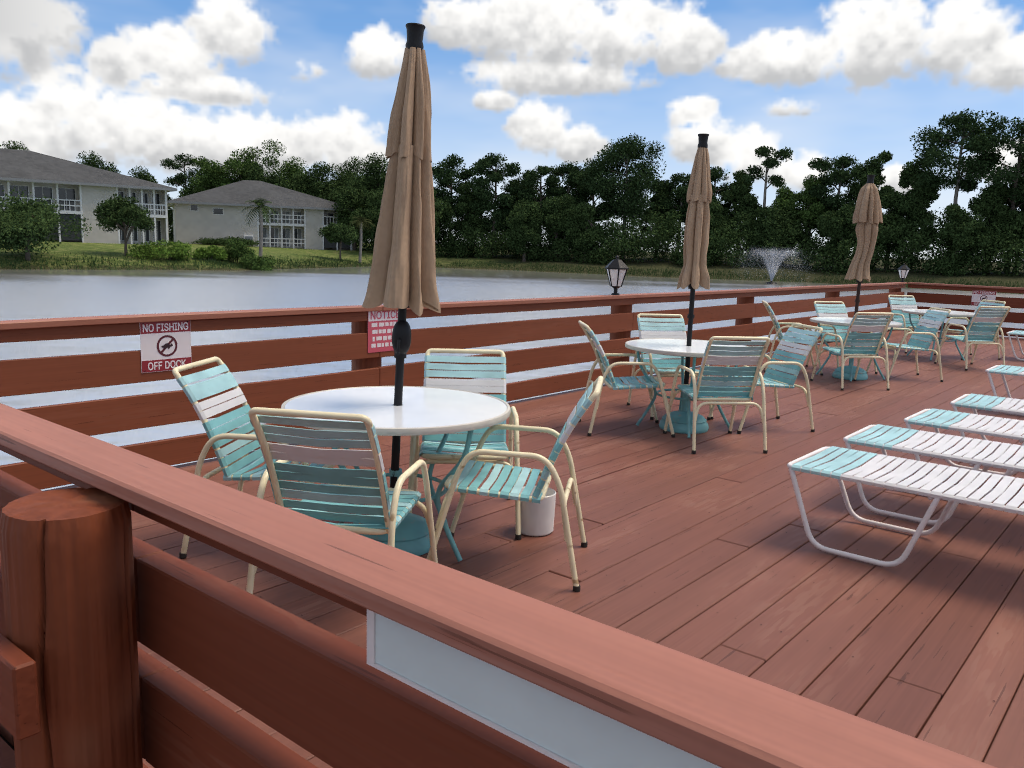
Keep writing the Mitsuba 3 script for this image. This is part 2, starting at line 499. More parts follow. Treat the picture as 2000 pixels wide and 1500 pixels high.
def warp_board(m, along, amp, seed):
    """a board that is not quite straight and has knocked edges"""
    m = m.subdivide_to_size(0.35)
    v = np.array(m.vertices)
    s = v[:, along]
    k = np.stack([s * 0.7, np.full_like(s, seed), np.zeros_like(s)], -1)
    v[:, 2] += (meshkit.noise(k, seed) - 0.5) * amp
    return trimesh.Trimesh(v, m.faces, process=False)


def round_post(u, v, r, z0, z1, n=40):
    prof = [(0, z0), (r, z0), (r, z1 - 0.012), (r - 0.004, z1 - 0.004), (r - 0.012, z1), (0, z1)]
    return deck_mesh(lathe(prof, n, u, v))


lake_rail = thing('wooden_railing', 'long rust red board railing between the deck and the lake, with three wide gaps', 'railing')
POSTS_U = [-0.15, 3.56, 7.39, 10.75, 14.4, 18.25]
for u in POSTS_U:
    part(lake_rail, 'post', round_post(u, -0.165, 0.122, -2.2, 0.965), 'post_paint', 30)
ends = [-0.02, 3.56, 7.39, 10.75, 14.4, 18.38]
for i, (a, b) in enumerate(zip(ends[:-1], ends[1:])):
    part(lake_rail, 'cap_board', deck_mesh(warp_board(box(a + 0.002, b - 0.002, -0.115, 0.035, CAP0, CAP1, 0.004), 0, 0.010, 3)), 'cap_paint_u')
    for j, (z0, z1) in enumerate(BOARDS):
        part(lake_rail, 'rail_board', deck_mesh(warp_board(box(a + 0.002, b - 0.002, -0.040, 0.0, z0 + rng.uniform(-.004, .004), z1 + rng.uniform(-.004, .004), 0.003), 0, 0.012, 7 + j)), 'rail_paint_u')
labels[f'{lake_rail}__post'] = {'label': 'round timber post behind the boards'}

near_rail = thing('wooden_railing', 'close rust red railing crossing the foreground from left edge to bottom right corner', 'railing')


def cracked_post(u, v, r, z0, z1):
    nt, nz = 220, 90
    th = np.arange(nt) * 2 * np.pi / nt
    z = np.linspace(z0, z1, nz)
    TH, ZZ = np.meshgrid(th, z, indexing='ij')
    rr = np.full_like(TH, r)
    rr += (meshkit.fbm(np.stack([np.cos(TH) * 9, np.sin(TH) * 9, ZZ * 1.0], -1), 3, 4) - 0.5) * 0.006

    def crack(c, w, depth, wob, top, bot, seed):
        cc = c + (meshkit.noise(np.stack([ZZ * 5, ZZ * 0, ZZ * 0], -1), seed) - 0.5) * wob
        fade = np.clip((ZZ - bot) / 0.15, 0, 1) * (ZZ <= top)
        d = np.angle(np.exp(1j * (TH - cc)))
        return depth * np.exp(-(d / w) ** 2) * fade
    for c in ((-0.86, 0.030, 0.018, 0.22, 2, 0.25, 1), (-0.52, 0.022, 0.013, 0.10, 2, 0.80, 2), (-1.22, 0.02, 0.008, 0.1, 2, 0.82, 3), (-0.30, 0.02, 0.006, 0.2, 2, 0.55, 5), (-1.45, .02, .006, .2, .8, .3, 8), (0.9, 0.03, 0.015, .2, 2, .3, 6), (2.4, .03, .015, .2, 2, .2, 7)):
        rr -= crack(*c)
    top = np.clip((ZZ - (z1 - 0.012)) / 0.012, 0, 1)
    rr -= 0.008 * top
    V = np.stack([rr * np.cos(TH) + u, rr * np.sin(TH) + v, ZZ], -1).reshape(-1, 3)
    i, j = np.meshgrid(np.arange(nt), np.arange(nz - 1), indexing='ij')
    i2 = (i + 1) % nt
    q = np.stack([i * nz + j, i2 * nz + j, i2 * nz + j + 1, i * nz + j + 1], -1).reshape(-1, 4)
    f = np.vstack([q[:, [0, 1, 2]], q[:, [0, 2, 3]]])
    rings, base = [np.arange(nt) * nz + nz - 1], len(V)
    for s in (0.66, 0.33):
        rt = (r - 0.01) * s
        ring = np.stack([rt * np.cos(th) + u, rt * np.sin(th) + v, z1 + 0.003 + 0.003 * np.sin(5 * th + s * 9)], -1)
        rings.append(np.arange(nt) + len(V))
        V = np.vstack([V, ring])
    V = np.vstack([V, [[u, v, z1 + 0.005]]])
    jj = np.arange(nt)
    for a, b in zip(rings[:-1], rings[1:]):
        f = np.vstack([f, np.stack([a, np.roll(a, -1), np.roll(b, -1)], 1), np.stack([a, np.roll(b, -1), b], 1)])
    f = np.vstack([f, np.stack([rings[-1], np.roll(rings[-1], -1), jj * 0 + len(V) - 1], 1)])
    return deck_mesh(trimesh.Trimesh(V, f, process=False))


part(near_rail, 'post', cracked_post(-0.196, 3.296, 0.122, -2.2, 0.945), 'post_paint', 40)
labels[f'{near_rail}__post'] = {'label': 'thick round post with long drying cracks'}
part(near_rail, 'post', round_post(-0.196, 7.0, 0.122, -2.2, 0.945), 'post_paint', 30)
for a, b in ((0.045, 3.30), (3.30, 7.0), (7.0, 8.9)):
    cap = box(a + 0.0015, b - 0.0015, -0.143, 0.0, CAP0, CAP1, 0.006)
    cap.vertices = np.array(cap.vertices)[:, [1, 0, 2]]
    cap.invert()
    if a == 3.30 or b == 3.30:
        pass
nb = box(-0.143, 0.0, 0.045, 8.9, CAP0, CAP1, 0.006)
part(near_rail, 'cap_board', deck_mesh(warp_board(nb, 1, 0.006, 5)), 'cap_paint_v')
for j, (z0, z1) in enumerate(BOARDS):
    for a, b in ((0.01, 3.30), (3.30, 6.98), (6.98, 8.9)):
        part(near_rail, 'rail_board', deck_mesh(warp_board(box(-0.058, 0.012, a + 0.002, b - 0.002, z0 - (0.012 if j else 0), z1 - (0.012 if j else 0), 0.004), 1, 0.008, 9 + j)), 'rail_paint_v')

end_rail = thing('wooden_railing', 'rust red railing across the far end of the deck behind the last table', 'railing')
for v in (3.6, 7.2):
    part(end_rail, 'post', round_post(18.62, v, 0.122, -2.2, 0.965), 'post_paint', 30)
for a, b in ((0.04, 3.6), (3.6, 7.2), (7.2, 8.9)):
    part(end_rail, 'cap_board', deck_mesh(warp_board(box(18.385, 18.53, a + 0.002, b - 0.002, CAP0, CAP1, 0.004), 1, 0.01, 4)), 'cap_paint_v')
    for z0, z1 in BOARDS:
        part(end_rail, 'rail_board', deck_mesh(box(18.42, 18.46, a + 0.002, b - 0.002, z0, z1)), 'rail_paint_v')

stub = thing('rail_board_end', 'short cut rust red board end fixed to the outer side of the thick round post', 'railing board')
part(stub, 'board', deck_mesh(warp_board(box(-0.362, -0.319, 1.2, 3.43, 0.535, 0.688, 0.005), 1, 0.004, 2)), 'rail_paint_v')

panel = thing('white_panel', 'plain pale blue white panel hanging under the cap of the near railing', 'panel')
part(panel, 'board', deck_mesh(box(-0.101, -0.090, 4.160, 5.35, 0.862, 0.962)), 'panel_white')
part(panel, 'rim', deck_mesh(cat([box(-0.104, -0.088, 4.143, 4.160, 0.855, 0.964), box(-0.104, -0.088, 4.1605, 5.35, 0.855, 0.8615)])), 'panel_rim')


# ------------------------------------------------------------------ signs
def on_rail(m, u, z, v, normal_v=True):
    """a mesh drawn in the xy plane (x right, y up, z out) hung on the lake railing"""
    p = np.asarray(m.vertices)
    out = ORG + np.outer(u + p[:, 0], D1) + np.outer(np.full(len(p), v) + p[:, 2], D2) + np.outer(z + p[:, 1], [0, 0, 1.0])
    return trimesh.Trimesh(out, m.faces, process=False)


def on_end(m, u, z, v):
    p = np.asarray(m.vertices)
    out = ORG + np.outer(v + p[:, 0], D2) + np.outer(u - p[:, 2], D1) + np.outer(z + p[:, 1], [0, 0, 1.0])
    return trimesh.Trimesh(out, np.asarray(m.faces), process=False)


def slab(x0, x1, y0, y1, z0, z1):
    return box(x0, x1, y0, y1, z0, z1)


def centred(txt, h, width, bold=True):
    m = meshkit.text_mesh(txt, h, 0.0012, bold)
    b = m.bounds
    s = width / (b[1][0] - b[0][0])
    m.apply_translation([-(b[0][0] + b[1][0]) / 2, 0, 0])
    m.apply_scale([s, 1, 1])
    return m


def fishing_sign(name, label, hang, w, h):
    """hang places a mesh; the sign's lower left corner is the origin"""
    s = thing(name, label, 'sign')
    b = h * 0.235
    part(s, 'plate', hang(slab(0, w, 0, h, 0.0, 0.003)), 'sign_white')
    part(s, 'band', hang(slab(0.002, w - 0.002, h - b, h - 0.002, 0.0032, 0.0040)), 'sign_red')
    part(s, 'band', hang(slab(0.002, w - 0.002, 0.002, b, 0.0032, 0.0040)), 'sign_red')
    t = centred('NO FISHING', b * 0.62, w * 0.90)
    t.apply_translation([w / 2, h - b * 0.84, 0.0042])
    part(s, 'lettering', hang(t), 'sign_white')
    t = centred('OFF DOCK', b * 0.62, w * 0.76)
    t.apply_translation([w / 2, b * 0.20, 0.0042])
    part(s, 'lettering', hang(t), 'sign_white')
    a = np.linspace(0, 2 * np.pi, 49)[:-1]
    R = h * 0.215
    ring = np.concatenate([np.stack([np.cos(a) * R, np.sin(a) * R], 1), np.stack([np.cos(a) * R * 0.80, np.sin(a) * R * 0.80], 1)])
    i = np.arange(48)
    i2 = (i + 1) % 48
    f = np.vstack([np.stack([i, i2, i2 + 48], 1), np.stack([i, i2 + 48, i + 48], 1)])
    c = np.array([w / 2 + 0.004, h / 2, 0.0042])

    def flat(pts, z):
        from shapely.geometry import Polygon
        m = trimesh.creation.extrude_polygon(Polygon(pts), 0.0006, engine='earcut')
        m.apply_translation(c + [0, 0, z])
        return m
    ringm = trimesh.Trimesh(np.c_[ring, np.zeros(96)] + c + [0, 0, 0.0006], f, process=False)
    q = R * 0.84 * math.sqrt(0.5)
    t_ = R * 0.075
    part(s, 'prohibition_mark', hang(cat([ringm, flat([(q - t_, q + t_), (q + t_, q - t_), (-q + t_, -q - t_), (-q - t_, -q + t_)], 0.0002)])), 'sign_ring')
    fish = [(-0.62, -0.02), (-0.34, 0.08), (-0.12, 0.26), (0.10, 0.24), (0.26, 0.05), (0.46, 0.22), (0.56, 0.02), (0.42, -0.12), (0.30, -0.08), (0.16, -0.34), (-0.02, -0.12), (-0.22, -0.30), (-0.40, -0.16)]
    part(s, 'fish', hang(flat([(x * R, y * R) for x, y in fish], 0.001)), 'sign_black')
    for x in (0.02, w - 0.02):
        for y in (0.012, h - 0.012):
            cyl = trimesh.creation.cylinder(0.004, 0.003, sections=8)
            cyl.apply_translation([x, y, 0.005])
            part(s, 'screw', hang(cyl), 'black_metal')
    return s


fishing_sign('no_fishing_sign', 'square no fishing sign with black fish circle on the lake railing behind the leftmost chair',
             lambda m: on_rail(m, 1.598, 0.655, 0.0025), 0.335, 0.320)
fishing_sign('no_fishing_sign', 'small faded square sign on the far end railing above a chair back',
             lambda m: on_end(m, 18.3835, 0.60, 1.30), 0.43, 0.31)

s2 = thing('red_sign', 'red notice sign with white lettering half hidden behind the nearest umbrella pole', 'sign')
h2 = lambda m: on_rail(m, 3.430, 0.640, 0.0025)  # noqa: E731
part(s2, 'plate', h2(slab(0, 0.36, 0, 0.345, 0, 0.003)), 'sign_pink')
part(s2, 'band', h2(slab(0.004, 0.356, 0.25, 0.341, 0.0032, 0.0040)), 'sign_white')
t = centred('NOTICE', 0.062, 0.31)
t.apply_translation([0.18, 0.265, 0.0042])
part(s2, 'lettering', h2(t), 'sign_pink')
r2 = np.random.default_rng(8)
for row in range(4):
    x = 0.03 + 0.02 * r2.random()
    bars = []
    while x < 0.31:
        wbar = r2.uniform(0.02, 0.06)
        bars.append(slab(x, min(x + wbar, 0.335), 0.205 - row * 0.055 - r2.uniform(0, 0.006), 0.205 - row * 0.055 + 0.03, 0.0032, 0.0042))
        x += wbar + r2.uniform(0.006, 0.02)
    part(s2, 'lettering', h2(cat(bars)), 'sign_white')


# ------------------------------------------------------------------ lanterns
def lantern(label, u, v, z, s=1.0):
    k = thing('post_lantern', label, 'lantern')
    place = lambda m: deck_mesh(m.apply_scale(s).apply_translation([u, v, z]))  # noqa: E731

    def taper(r0, r1, z0, z1, n=6, rot=0.26):
        a = np.arange(n) * 2 * np.pi / n + rot
        lo = np.stack([np.cos(a) * r0, np.sin(a) * r0, a * 0 + z0], 1)
        hi = np.stack([np.cos(a) * r1, np.sin(a) * r1, a * 0 + z1], 1)
        return trimesh.convex.convex_hull(np.vstack([lo, hi]))
    part(k, 'base', place(cat([taper(0.050, 0.044, 0, 0.02, 12), taper(0.022, 0.022, 0.019, 0.075, 12), taper(0.03, 0.062, 0.074, 0.098)])), 'black_metal')
    a = np.arange(6) * np.pi / 3 + 0.26
    for i in range(6):
        p = lambda r, t, zz: np.array([math.cos(t) * r, math.sin(t) * r, zz])  # noqa: E731
        t0, t1 = a[i] + 0.08, a[i] + np.pi / 3 - 0.08
        quad = np.array([p(0.060, t0, 0.10), p(0.060, t1, 0.10), p(0.113, t1, 0.285), p(0.113, t0, 0.285)])
        inner = quad * [0.95, 0.95, 1]
        part(k, 'pane', place(trimesh.convex.convex_hull(np.vstack([quad, inner]))), 'frosted_pane')
        part(k, 'frame_bar', place(tube([p(0.062, a[i], 0.095), p(0.120, a[i], 0.29)], 0.0075, 6)), 'black_metal', 30)
    part(k, 'roof', place(cat([taper(0.142, 0.142, 0.288, 0.302), taper(0.138, 0.075, 0.3021, 0.365), taper(0.072, 0.045, 0.3652, 0.392)])), 'black_metal')
    part(k, 'finial', place(lathe([(0, 0.39), (0.02, 0.392), (0.012, 0.405), (0.02, 0.42), (0.008, 0.435), (0, 0.445)], 12)), 'black_metal', 30)


lantern('black lantern with frosted panes on the lake railing between the first two umbrellas', 7.06, -0.045, 1.008)
lantern('small lantern on the corner where the lake railing meets the far end railing', 18.32, -0.05, 1.008, 0.92)


# ------------------------------------------------------------------ tables, umbrella bases, umbrellas
def table(x, y, r, deg, label):
    k = thing('round_table', label, 'table', None)
    w = frame(x, y, 0, deg)
    prof = [(0, 0.700), (r - 0.004, 0.700), (r - 0.004, 0.720), (0.026, 0.720), (0.026, 0.7001)]
    top = lathe([(0.026, 0.703), (r - 0.012, 0.703), (r - 0.012, 0.7205), (0.026, 0.7205), (0.026, 0.703)], 72)
    part(k, 'table_top', top, 'table_glass', 30, to_world=w)
    part(k, 'rim', lathe([(r - 0.011, 0.690), (r + 0.004, 0.692), (r + 0.008, 0.706), (r + 0.004, 0.722), (r - 0.008, 0.7245), (r - 0.011, 0.7215), (r - 0.011, 0.690)], 72), 'table_rim', 40, to_world=w)
    part(k, 'support_ring', tube(np.stack([np.cos(np.arange(36) * np.pi / 18) * (r - 0.10), np.sin(np.arange(36) * np.pi / 18) * (r - 0.10), np.full(36, 0.688)], 1), 0.012, 8, True), 'teal_metal', True, to_world=w)
    for q in range(4):
        c, s = math.cos(q * math.pi / 2 + 0.785), math.sin(q * math.pi / 2 + 0.785)
        pts = [(r - 0.10, 0.682), (r - 0.13, 0.52), (0.27, 0.36), (0.25, 0.28), (0.32, 0.14), (0.40, 0.012)]
        part(k, 'leg', tube(fillet([(a * c, a * s, z) for a, z in pts], 0.12), 0.0125, 8), 'teal_metal', True, to_world=w)
    ring = tube(np.stack([np.cos(np.arange(30) * np.pi / 15) * 0.245, np.sin(np.arange(30) * np.pi / 15) * 0.245, np.full(30, 0.30)], 1), 0.010, 8, True)
    part(k, 'lower_ring', ring, 'teal_metal', True, to_world=w)
    return k


def umbrella_base(x, y, label):
    k = thing('umbrella_base', label, 'umbrella base')
    w = frame(x, y, 0.002, 0)
    dome = [(0, 0), (0.205, 0), (0.212, 0.02), (0.205, 0.05), (0.185, 0.075), (0.19, 0.085), (0.16, 0.115), (0.10, 0.14), (0.04, 0.15), (0, 0.15)]
    part(k, 'weight', lathe(dome, 40), 'teal_metal', 35, to_world=w)
    part(k, 'stem', lathe([(0.028, 0.149), (0.028, 0.36), (0.032, 0.36), (0.032, 0.39), (0.0225, 0.39), (0.0225, 0.149)], 24), 'teal_metal', 30, to_world=w)


def canopy_mesh(levels, folds=8, seed=0, hem=0.03, fold=0.35, twist=0.0, n=176):
    """closed umbrella cloth: levels are (z, radius, fold depth, dx, dy); cloth hangs in deep pleats"""
    rngc = np.random.default_rng(seed)
    zl = np.array([l[0] for l in levels])
    zz = np.linspace(zl[0], zl[-1], 44)
    o = np.argsort(zl)
    get = lambda i: np.interp(zz, zl[o], np.array([l[i] for l in levels])[o])  # noqa: E731
    R, F, DX, DY = get(1), get(2), get(3), get(4)
    th = np.arange(n) * 2 * np.pi / n
    ph = rngc.uniform(0, 6.28)
    amp = rngc.uniform(0.55, 1.3, folds)
    cuts = np.r_[0, np.cumsum(rngc.uniform(0.55, 1.5, folds))]
    cuts = cuts / cuts[-1] * 2 * np.pi
    off = rngc.uniform(-0.16, 0.16, folds)
    V = []
    for i, z in enumerate(zz):
        t = th + ph + twist * (z - zz[0])
        tw = (t % (2 * np.pi))
        idx = np.clip(np.searchsorted(cuts, tw, side='right') - 1, 0, folds - 1)
        fr = (tw - cuts[idx]) / (cuts[idx + 1] - cuts[idx])
        fr = np.clip(fr + off[idx] * np.sin(np.pi * fr), 0, 1)
        petal = np.sin(np.pi * fr) ** 0.75
        wob = (meshkit.fbm(np.stack([np.cos(th) * 2.2, np.sin(th) * 2.2, np.full(n, z * 3.0)], -1), 3, seed) - 0.5)
        small = (meshkit.fbm(np.stack([np.cos(th) * 9, np.sin(th) * 9, np.full(n, z * 4.0)], -1), 2, seed + 3) - 0.5)
        crease = (meshkit.fbm(np.stack([np.cos(th) * 15, np.sin(th) * 15, np.full(n, z * 2.2)], -1), 2, seed + 6) - 0.5)
        r = R[i] * (1 - F[i] * (1 - petal) * amp[idx]) * (1 + wob * 0.45 * min(1, F[i] * 3) + small * 0.10 + crease * 0.14)
        k = i / (len(zz) - 1)
        zrow = z + (hem * (0.5 - petal) * amp[idx] + wob * hem * 1.2) * max(0, (k - 0.75) / 0.25)
        V.append(np.stack([r * np.cos(th) + DX[i], r * np.sin(th) + DY[i], np.full(n, 1.0) * zrow], 1))
    V = np.vstack(V)
    i, j = np.meshgrid(np.arange(len(zz) - 1), np.arange(n), indexing='ij')
    j2 = (j + 1) % n
    return trimesh.Trimesh(V, np.vstack([np.stack([i * n + j, (i + 1) * n + j, (i + 1) * n + j2], -1).reshape(-1, 3), np.stack([i * n + j, (i + 1) * n + j2, i * n + j2], -1).reshape(-1, 3)]), process=False)


def umbrella(x, y, lean, lean_dir, label, levels, vent, z_top, seed, metal='black_metal', crank=True):
    k = thing('patio_umbrella', label, 'umbrella', 'closed tan patio umbrellas standing in the tables')
    # leans about the table top height
    w = T().translate([float(x), float(y), 0.70]).rotate([float(-math.sin(lean_dir)), float(math.cos(lean_dir)), 0], float(lean)).translate([0, 0, -0.70])
    part(k, 'pole', tube([(0, 0, 0.20), (0, 0, 1.2), (0, 0, z_top - 0.10)], 0.0205, 16), metal, 30, to_world=w)
    part(k, 'canopy', canopy_mesh(levels, 8, seed, 0.06), 'tan_canvas', True, to_world=w)
    part(k, 'vent_flap', canopy_mesh(vent, 8, seed + 1, 0.035), 'tan_canvas', True, to_world=w)
    part(k, 'finial', lathe([(0, z_top - 0.11), (0.040, z_top - 0.11), (0.042, z_top - 0.09), (0.036, z_top - 0.07), (0.040, z_top - 0.02), (0.046, z_top - 0.005), (0.044, z_top), (0, z_top)], 20), 'black_metal', 30, to_world=w)
    if crank:
        m = trimesh.creation.icosphere(3, 1.0)
        v = np.array(m.vertices)
        v = np.sign(v) * np.abs(v) ** 0.85 * [0.046, 0.040, 0.085]
        part(k, 'crank_housing', trimesh.Trimesh(v + [0.004, -0.012, 1.055], m.faces, process=False), 'black_metal', True, to_world=w)
        part(k, 'crank_handle', tube(fillet([(0.0, -0.045, 1.05), (0.0, -0.075, 1.05), (0.0, -0.078, 0.985), (0, -0.10, 0.98)], 0.02), 0.007, 8), 'black_metal', 30, to_world=w)
    part(k, 'collar', lathe([(0.021, 0.955), (0.030, 0.955), (0.030, 0.985), (0.021, 0.985), (0.021, 0.955)], 20), metal, 30, to_world=w)
    part(k, 'runner', lathe([(0.021, 1.20), (0.038, 1.20), (0.042, 1.24), (0.036, 1.30), (0.021, 1.30), (0.021, 1.20)], 20), 'black_metal', 30, to_world=w)
    return k


T1, T2, T3, T4 = (-0.557, 4.03), (1.49, 7.06), (4.26, 10.45), (6.50, 12.80)
table(*T1, 0.548, 12, 'nearest round table with a pale top, under the largest closed umbrella')
table(*T2, 0.53, 40, 'second round table from the near railing, under the middle umbrella')
table(*T3, 0.53, 25, 'third round table, under the farthest umbrella')
table(*T4, 0.53, 10, 'farthest round table, the one without an umbrella')
umbrella_base(T1[0] - 0.01, T1[1] + 0.01, 'domed teal umbrella base under the nearest table')
umbrella_base(*T2, 'domed teal umbrella base under the second table')
umbrella_base(*T3, 'domed teal umbrella base under the third table')
umbrella(*T1, 2.15, 0.12, 'largest and nearest closed tan umbrella, leaning slightly right',
         [(1.95, 0.090, 0.45, 0, 0), (1.85, 0.102, 0.55, 0, 0), (1.6, 0.128, 0.62, 0, 0), (1.4, 0.155, 0.66, 0, 0), (1.28, 0.174, 0.68, 0, 0), (1.215, 0.184, 0.68, 0.0, 0)],
         [(2.385, 0.046, 0.25, 0, 0), (2.3, 0.062, 0.42, 0, 0), (2.1, 0.094, 0.52, 0, 0), (1.98, 0.104, 0.55, 0, 0), (1.905, 0.108, 0.56, 0, 0)], 2.49, 3)
umbrella(*T2, 0.3, 0.0, 'closed tan umbrella at the second table with its cloth tied in above the hem',
         [(1.97, 0.082, 0.45, 0, 0), (1.8, 0.100, 0.55, 0, 0), (1.6, 0.103, 0.60, 0, 0), (1.46, 0.096, 0.50, 0, 0), (1.40, 0.097, 0.50, 0, 0), (1.32, 0.132, 0.55, 0, 0), (1.235, 0.142, 0.62, 0, 0)],
         [(2.355, 0.038, 0.20, 0, 0), (2.28, 0.058, 0.40, 0, 0), (2.1, 0.082, 0.50, 0, 0), (1.99, 0.100, 0.55, 0, 0), (1.925, 0.104, 0.55, 0, 0)], 2.455, 14, crank=False)
umbrella(*T3, 0.8, 0.2, 'slumped closed tan umbrella farthest away at the third table',
         [(2.0, 0.108, 0.3, 0.02, 0), (1.85, 0.135, 0.58, 0.02, 0), (1.7, 0.112, 0.60, 0.035, 0), (1.55, 0.103, 0.60, 0.02, 0), (1.42, 0.108, 0.62, -0.01, 0), (1.32, 0.128, 0.62, -0.02, 0), (1.245, 0.149, 0.62, -0.02, 0)],
         [(2.395, 0.045, 0.2, 0.0, 0), (2.33, 0.099, 0.40, 0.0, 0), (2.19, 0.140, 0.50, 0.0, 0), (2.02, 0.160, 0.55, 0.0, 0), (1.93, 0.167, 0.58, 0.01, 0)], 2.495, 22, metal='brown_metal', crank=False)

bk = thing('bucket', 'plain white bucket on the deck under the chair at the right of the nearest table', 'bucket')
w = frame(0.145, 4.31, 0.002, 0)
part(bk, 'body', lathe([(0, 0), (0.092, 0), (0.101, 0.010), (0.108, 0.215), (0.104, 0.218), (0.100, 0.210), (0.094, 0.012), (0, 0.012)], 40), 'bucket_white', 40, to_world=w)

# ------------------------------------------------------------------ strap chairs
TR = 0.0135


def strap(y_half, width, centre, along, normal, r=TR + 0.001, th=0.003, sag=0.004):
    """a vinyl band across the frame: it wraps over the tube at each end"""
    prof = []
    for a in np.radians([225, 160, 100]):
        prof.append((-y_half + math.cos(a) * r, math.sin(a) * r))
    prof.append((0.0, r - sag))
    for a in np.radians([80, 20, -45]):
        prof.append((y_half + math.cos(a) * r, math.sin(a) * r))
    prof = np.array(prof)
    d = np.gradient(prof, axis=0)
    d /= np.linalg.norm(d, axis=1, keepdims=True)
    nrm = np.stack([-d[:, 1], d[:, 0]], 1)
    lo, hi = prof, prof + nrm * th
    c, al, no = np.asarray(centre, float), np.asarray(along, float), np.asarray(normal, float)
    V = []
    for (yl, nl), (yh, nh) in zip(lo, hi):
        for s in (-1, 1):
            V.append(c + al * (s * width / 2) + no * nl + [0, yl, 0])
        for s in (1, -1):
            V.append(c + al * (s * width / 2) + no * nh + [0, yh, 0])
    n = len(prof)
    f = []
    for i in range(n - 1):
        for j in range(4):
            a, b = i * 4 + j, i * 4 + (j + 1) % 4
            f += [[a, b, b + 4], [a, b + 4, a + 4]]
    f += [[0, 2, 1], [0, 3, 2], [4 * n - 4, 4 * n - 3, 4 * n - 2], [4 * n - 4, 4 * n - 2, 4 * n - 1]]
    m = trimesh.Trimesh(V, f, process=False)
    m.fix_normals()
    return m


BACK = np.array([(-0.165, 0.375), (-0.215, 0.50), (-0.285, 0.66), (-0.365, 0.80), (-0.425, 0.885)])
HW = 0.222


def smooth_path(p, n=40):
    from scipy.interpolate import CubicSpline
    s = np.r_[0, np.cumsum(np.linalg.norm(np.diff(p, axis=0), axis=1))]
    q = np.linspace(0, s[-1], n)
    return CubicSpline(s, p)(q), q


bp, bs = smooth_path(BACK)


def back_at(s):
    p = np.array([np.interp(s, bs, bp[:, 0]), np.interp(s, bs, bp[:, 1])])
    e = np.array([np.interp(s + 0.01, bs, bp[:, 0]), np.interp(s + 0.01, bs, bp[:, 1])]) - np.array([np.interp(s - 0.01, bs, bp[:, 0]), np.interp(s - 0.01, bs, bp[:, 1])])
    return p, e / np.linalg.norm(e)


CHAIR = []   # (part name, shape dict): the frame, shared by every chair
STRAPS = [[], [], [], []]   # four sets of straps, each slack in its own way


def cpart(name, mesh, bsdf, smooth=False):
    CHAIR.append((name, ply(mesh, bsdf, smooth=smooth)))


inner = [(p[0], -HW, p[1]) for p in bp[:-4]]
topz = bp[-1]
loop = inner + [(topz[0], -HW, topz[1]), (topz[0], HW, topz[1])] + [(x, -y, z) for x, y, z in inner[::-1]]
loop = np.array(loop)
k0 = len(inner)
loop = np.vstack([loop[:k0], fillet([loop[k0 - 1], loop[k0], loop[k0 + 1], loop[k0 + 2]], 0.095, 8)[1:-1], loop[k0 + 2:]])
cpart('back_frame', tube(loop, TR, 10), 'cream_tube', True)
seat_loop = fillet([(-0.05, -HW, 0.395), (0.245, -HW, 0.415), (0.245, HW, 0.415), (-0.195, HW, 0.382), (-0.195, -HW, 0.382), (-0.05, -HW, 0.395)], 0.07, 6)
cpart('seat_frame', tube(seat_loop[:-1], TR, 10, True), 'cream_tube', True)
for s in (-1, 1):
    side = fillet([(0.315, s * 0.285, 0.02), (0.175, s * 0.272, 0.50), (0.115, s * 0.272, 0.602), (-0.215, s * 0.272, 0.598), (-0.285, s * 0.272, 0.48), (-0.375, s * 0.285, 0.02)], 0.085, 7)
    cpart('side_frame', tube(side, TR, 10), 'cream_tube', True)
    for x in (0.318, -0.378):
        m = trimesh.creation.cylinder(0.0165, 0.024, sections=12)
        m.apply_translation([x, s * 0.2855, 0.012])
        cpart('foot_cap', m, 'dark_rubber', 30)
for x0, x1, zt in ((-0.328, -0.30, 0.372), (0.262, 0.225, 0.385)):
    arch = fillet([(x0, -0.277, zt - 0.15), (x1, -0.245, zt), (x1, 0.245, zt), (x0, 0.277, zt - 0.15)], 0.09, 6)
    cpart('stretcher', tube(arch, TR * 0.9, 10), 'cream_tube', True)
srng = np.random.default_rng(4)
BACK_COL = ['teal_strap', 'teal_strap', 'teal_strap_light', 'teal_strap', 'teal_strap', 'teal_strap', 'white_strap', 'white_strap', 'teal_strap_light', 'teal_strap_light', 'teal_strap_light']
for q in range(4):
    for i, col in enumerate(BACK_COL):
        s = 0.045 + i * 0.0462 + (0.004 if i > 5 else 0) + srng.uniform(-0.0035, 0.0035)
        p, e = back_at(s)
        tw = srng.uniform(-0.06, 0.06)
        m = strap(HW, 0.0405 * srng.uniform(0.93, 1.02), (p[0], 0, p[1]), (e[0], tw * 0.4, e[1]), (e[1], 0, -e[0]), sag=srng.uniform(0.003, 0.015))
        STRAPS[q].append(('back_strap', ply(m, col, smooth=35)))
    for i in range(9):
        x = 0.205 - i * 0.0475 + srng.uniform(-0.003, 0.003)
        z = 0.384 + (x + 0.195) / 0.44 * 0.031
        m = strap(HW, 0.039 * srng.uniform(0.93, 1.02), (x, 0, z), (0.997, srng.uniform(-0.03, 0.03), 0.07), (-0.07, 0, 0.997), sag=srng.uniform(0.006, 0.022))
        STRAPS[q].append(('seat_strap', ply(m, 'teal_strap' if (i + q) % 3 else 'teal_strap_light', smooth=35)))


MADE = []


def chair(x, y, deg, label):
    k = thing('strap_chair', label, 'chair', 'teal strap chairs around the deck tables')
    w = frame(x, y, 0.002, deg)
    MADE.append(k)
    for name, shape in CHAIR + STRAPS[len(MADE) % 4]:
        put(f'{k}__{name}', {**shape, 'to_world': w})


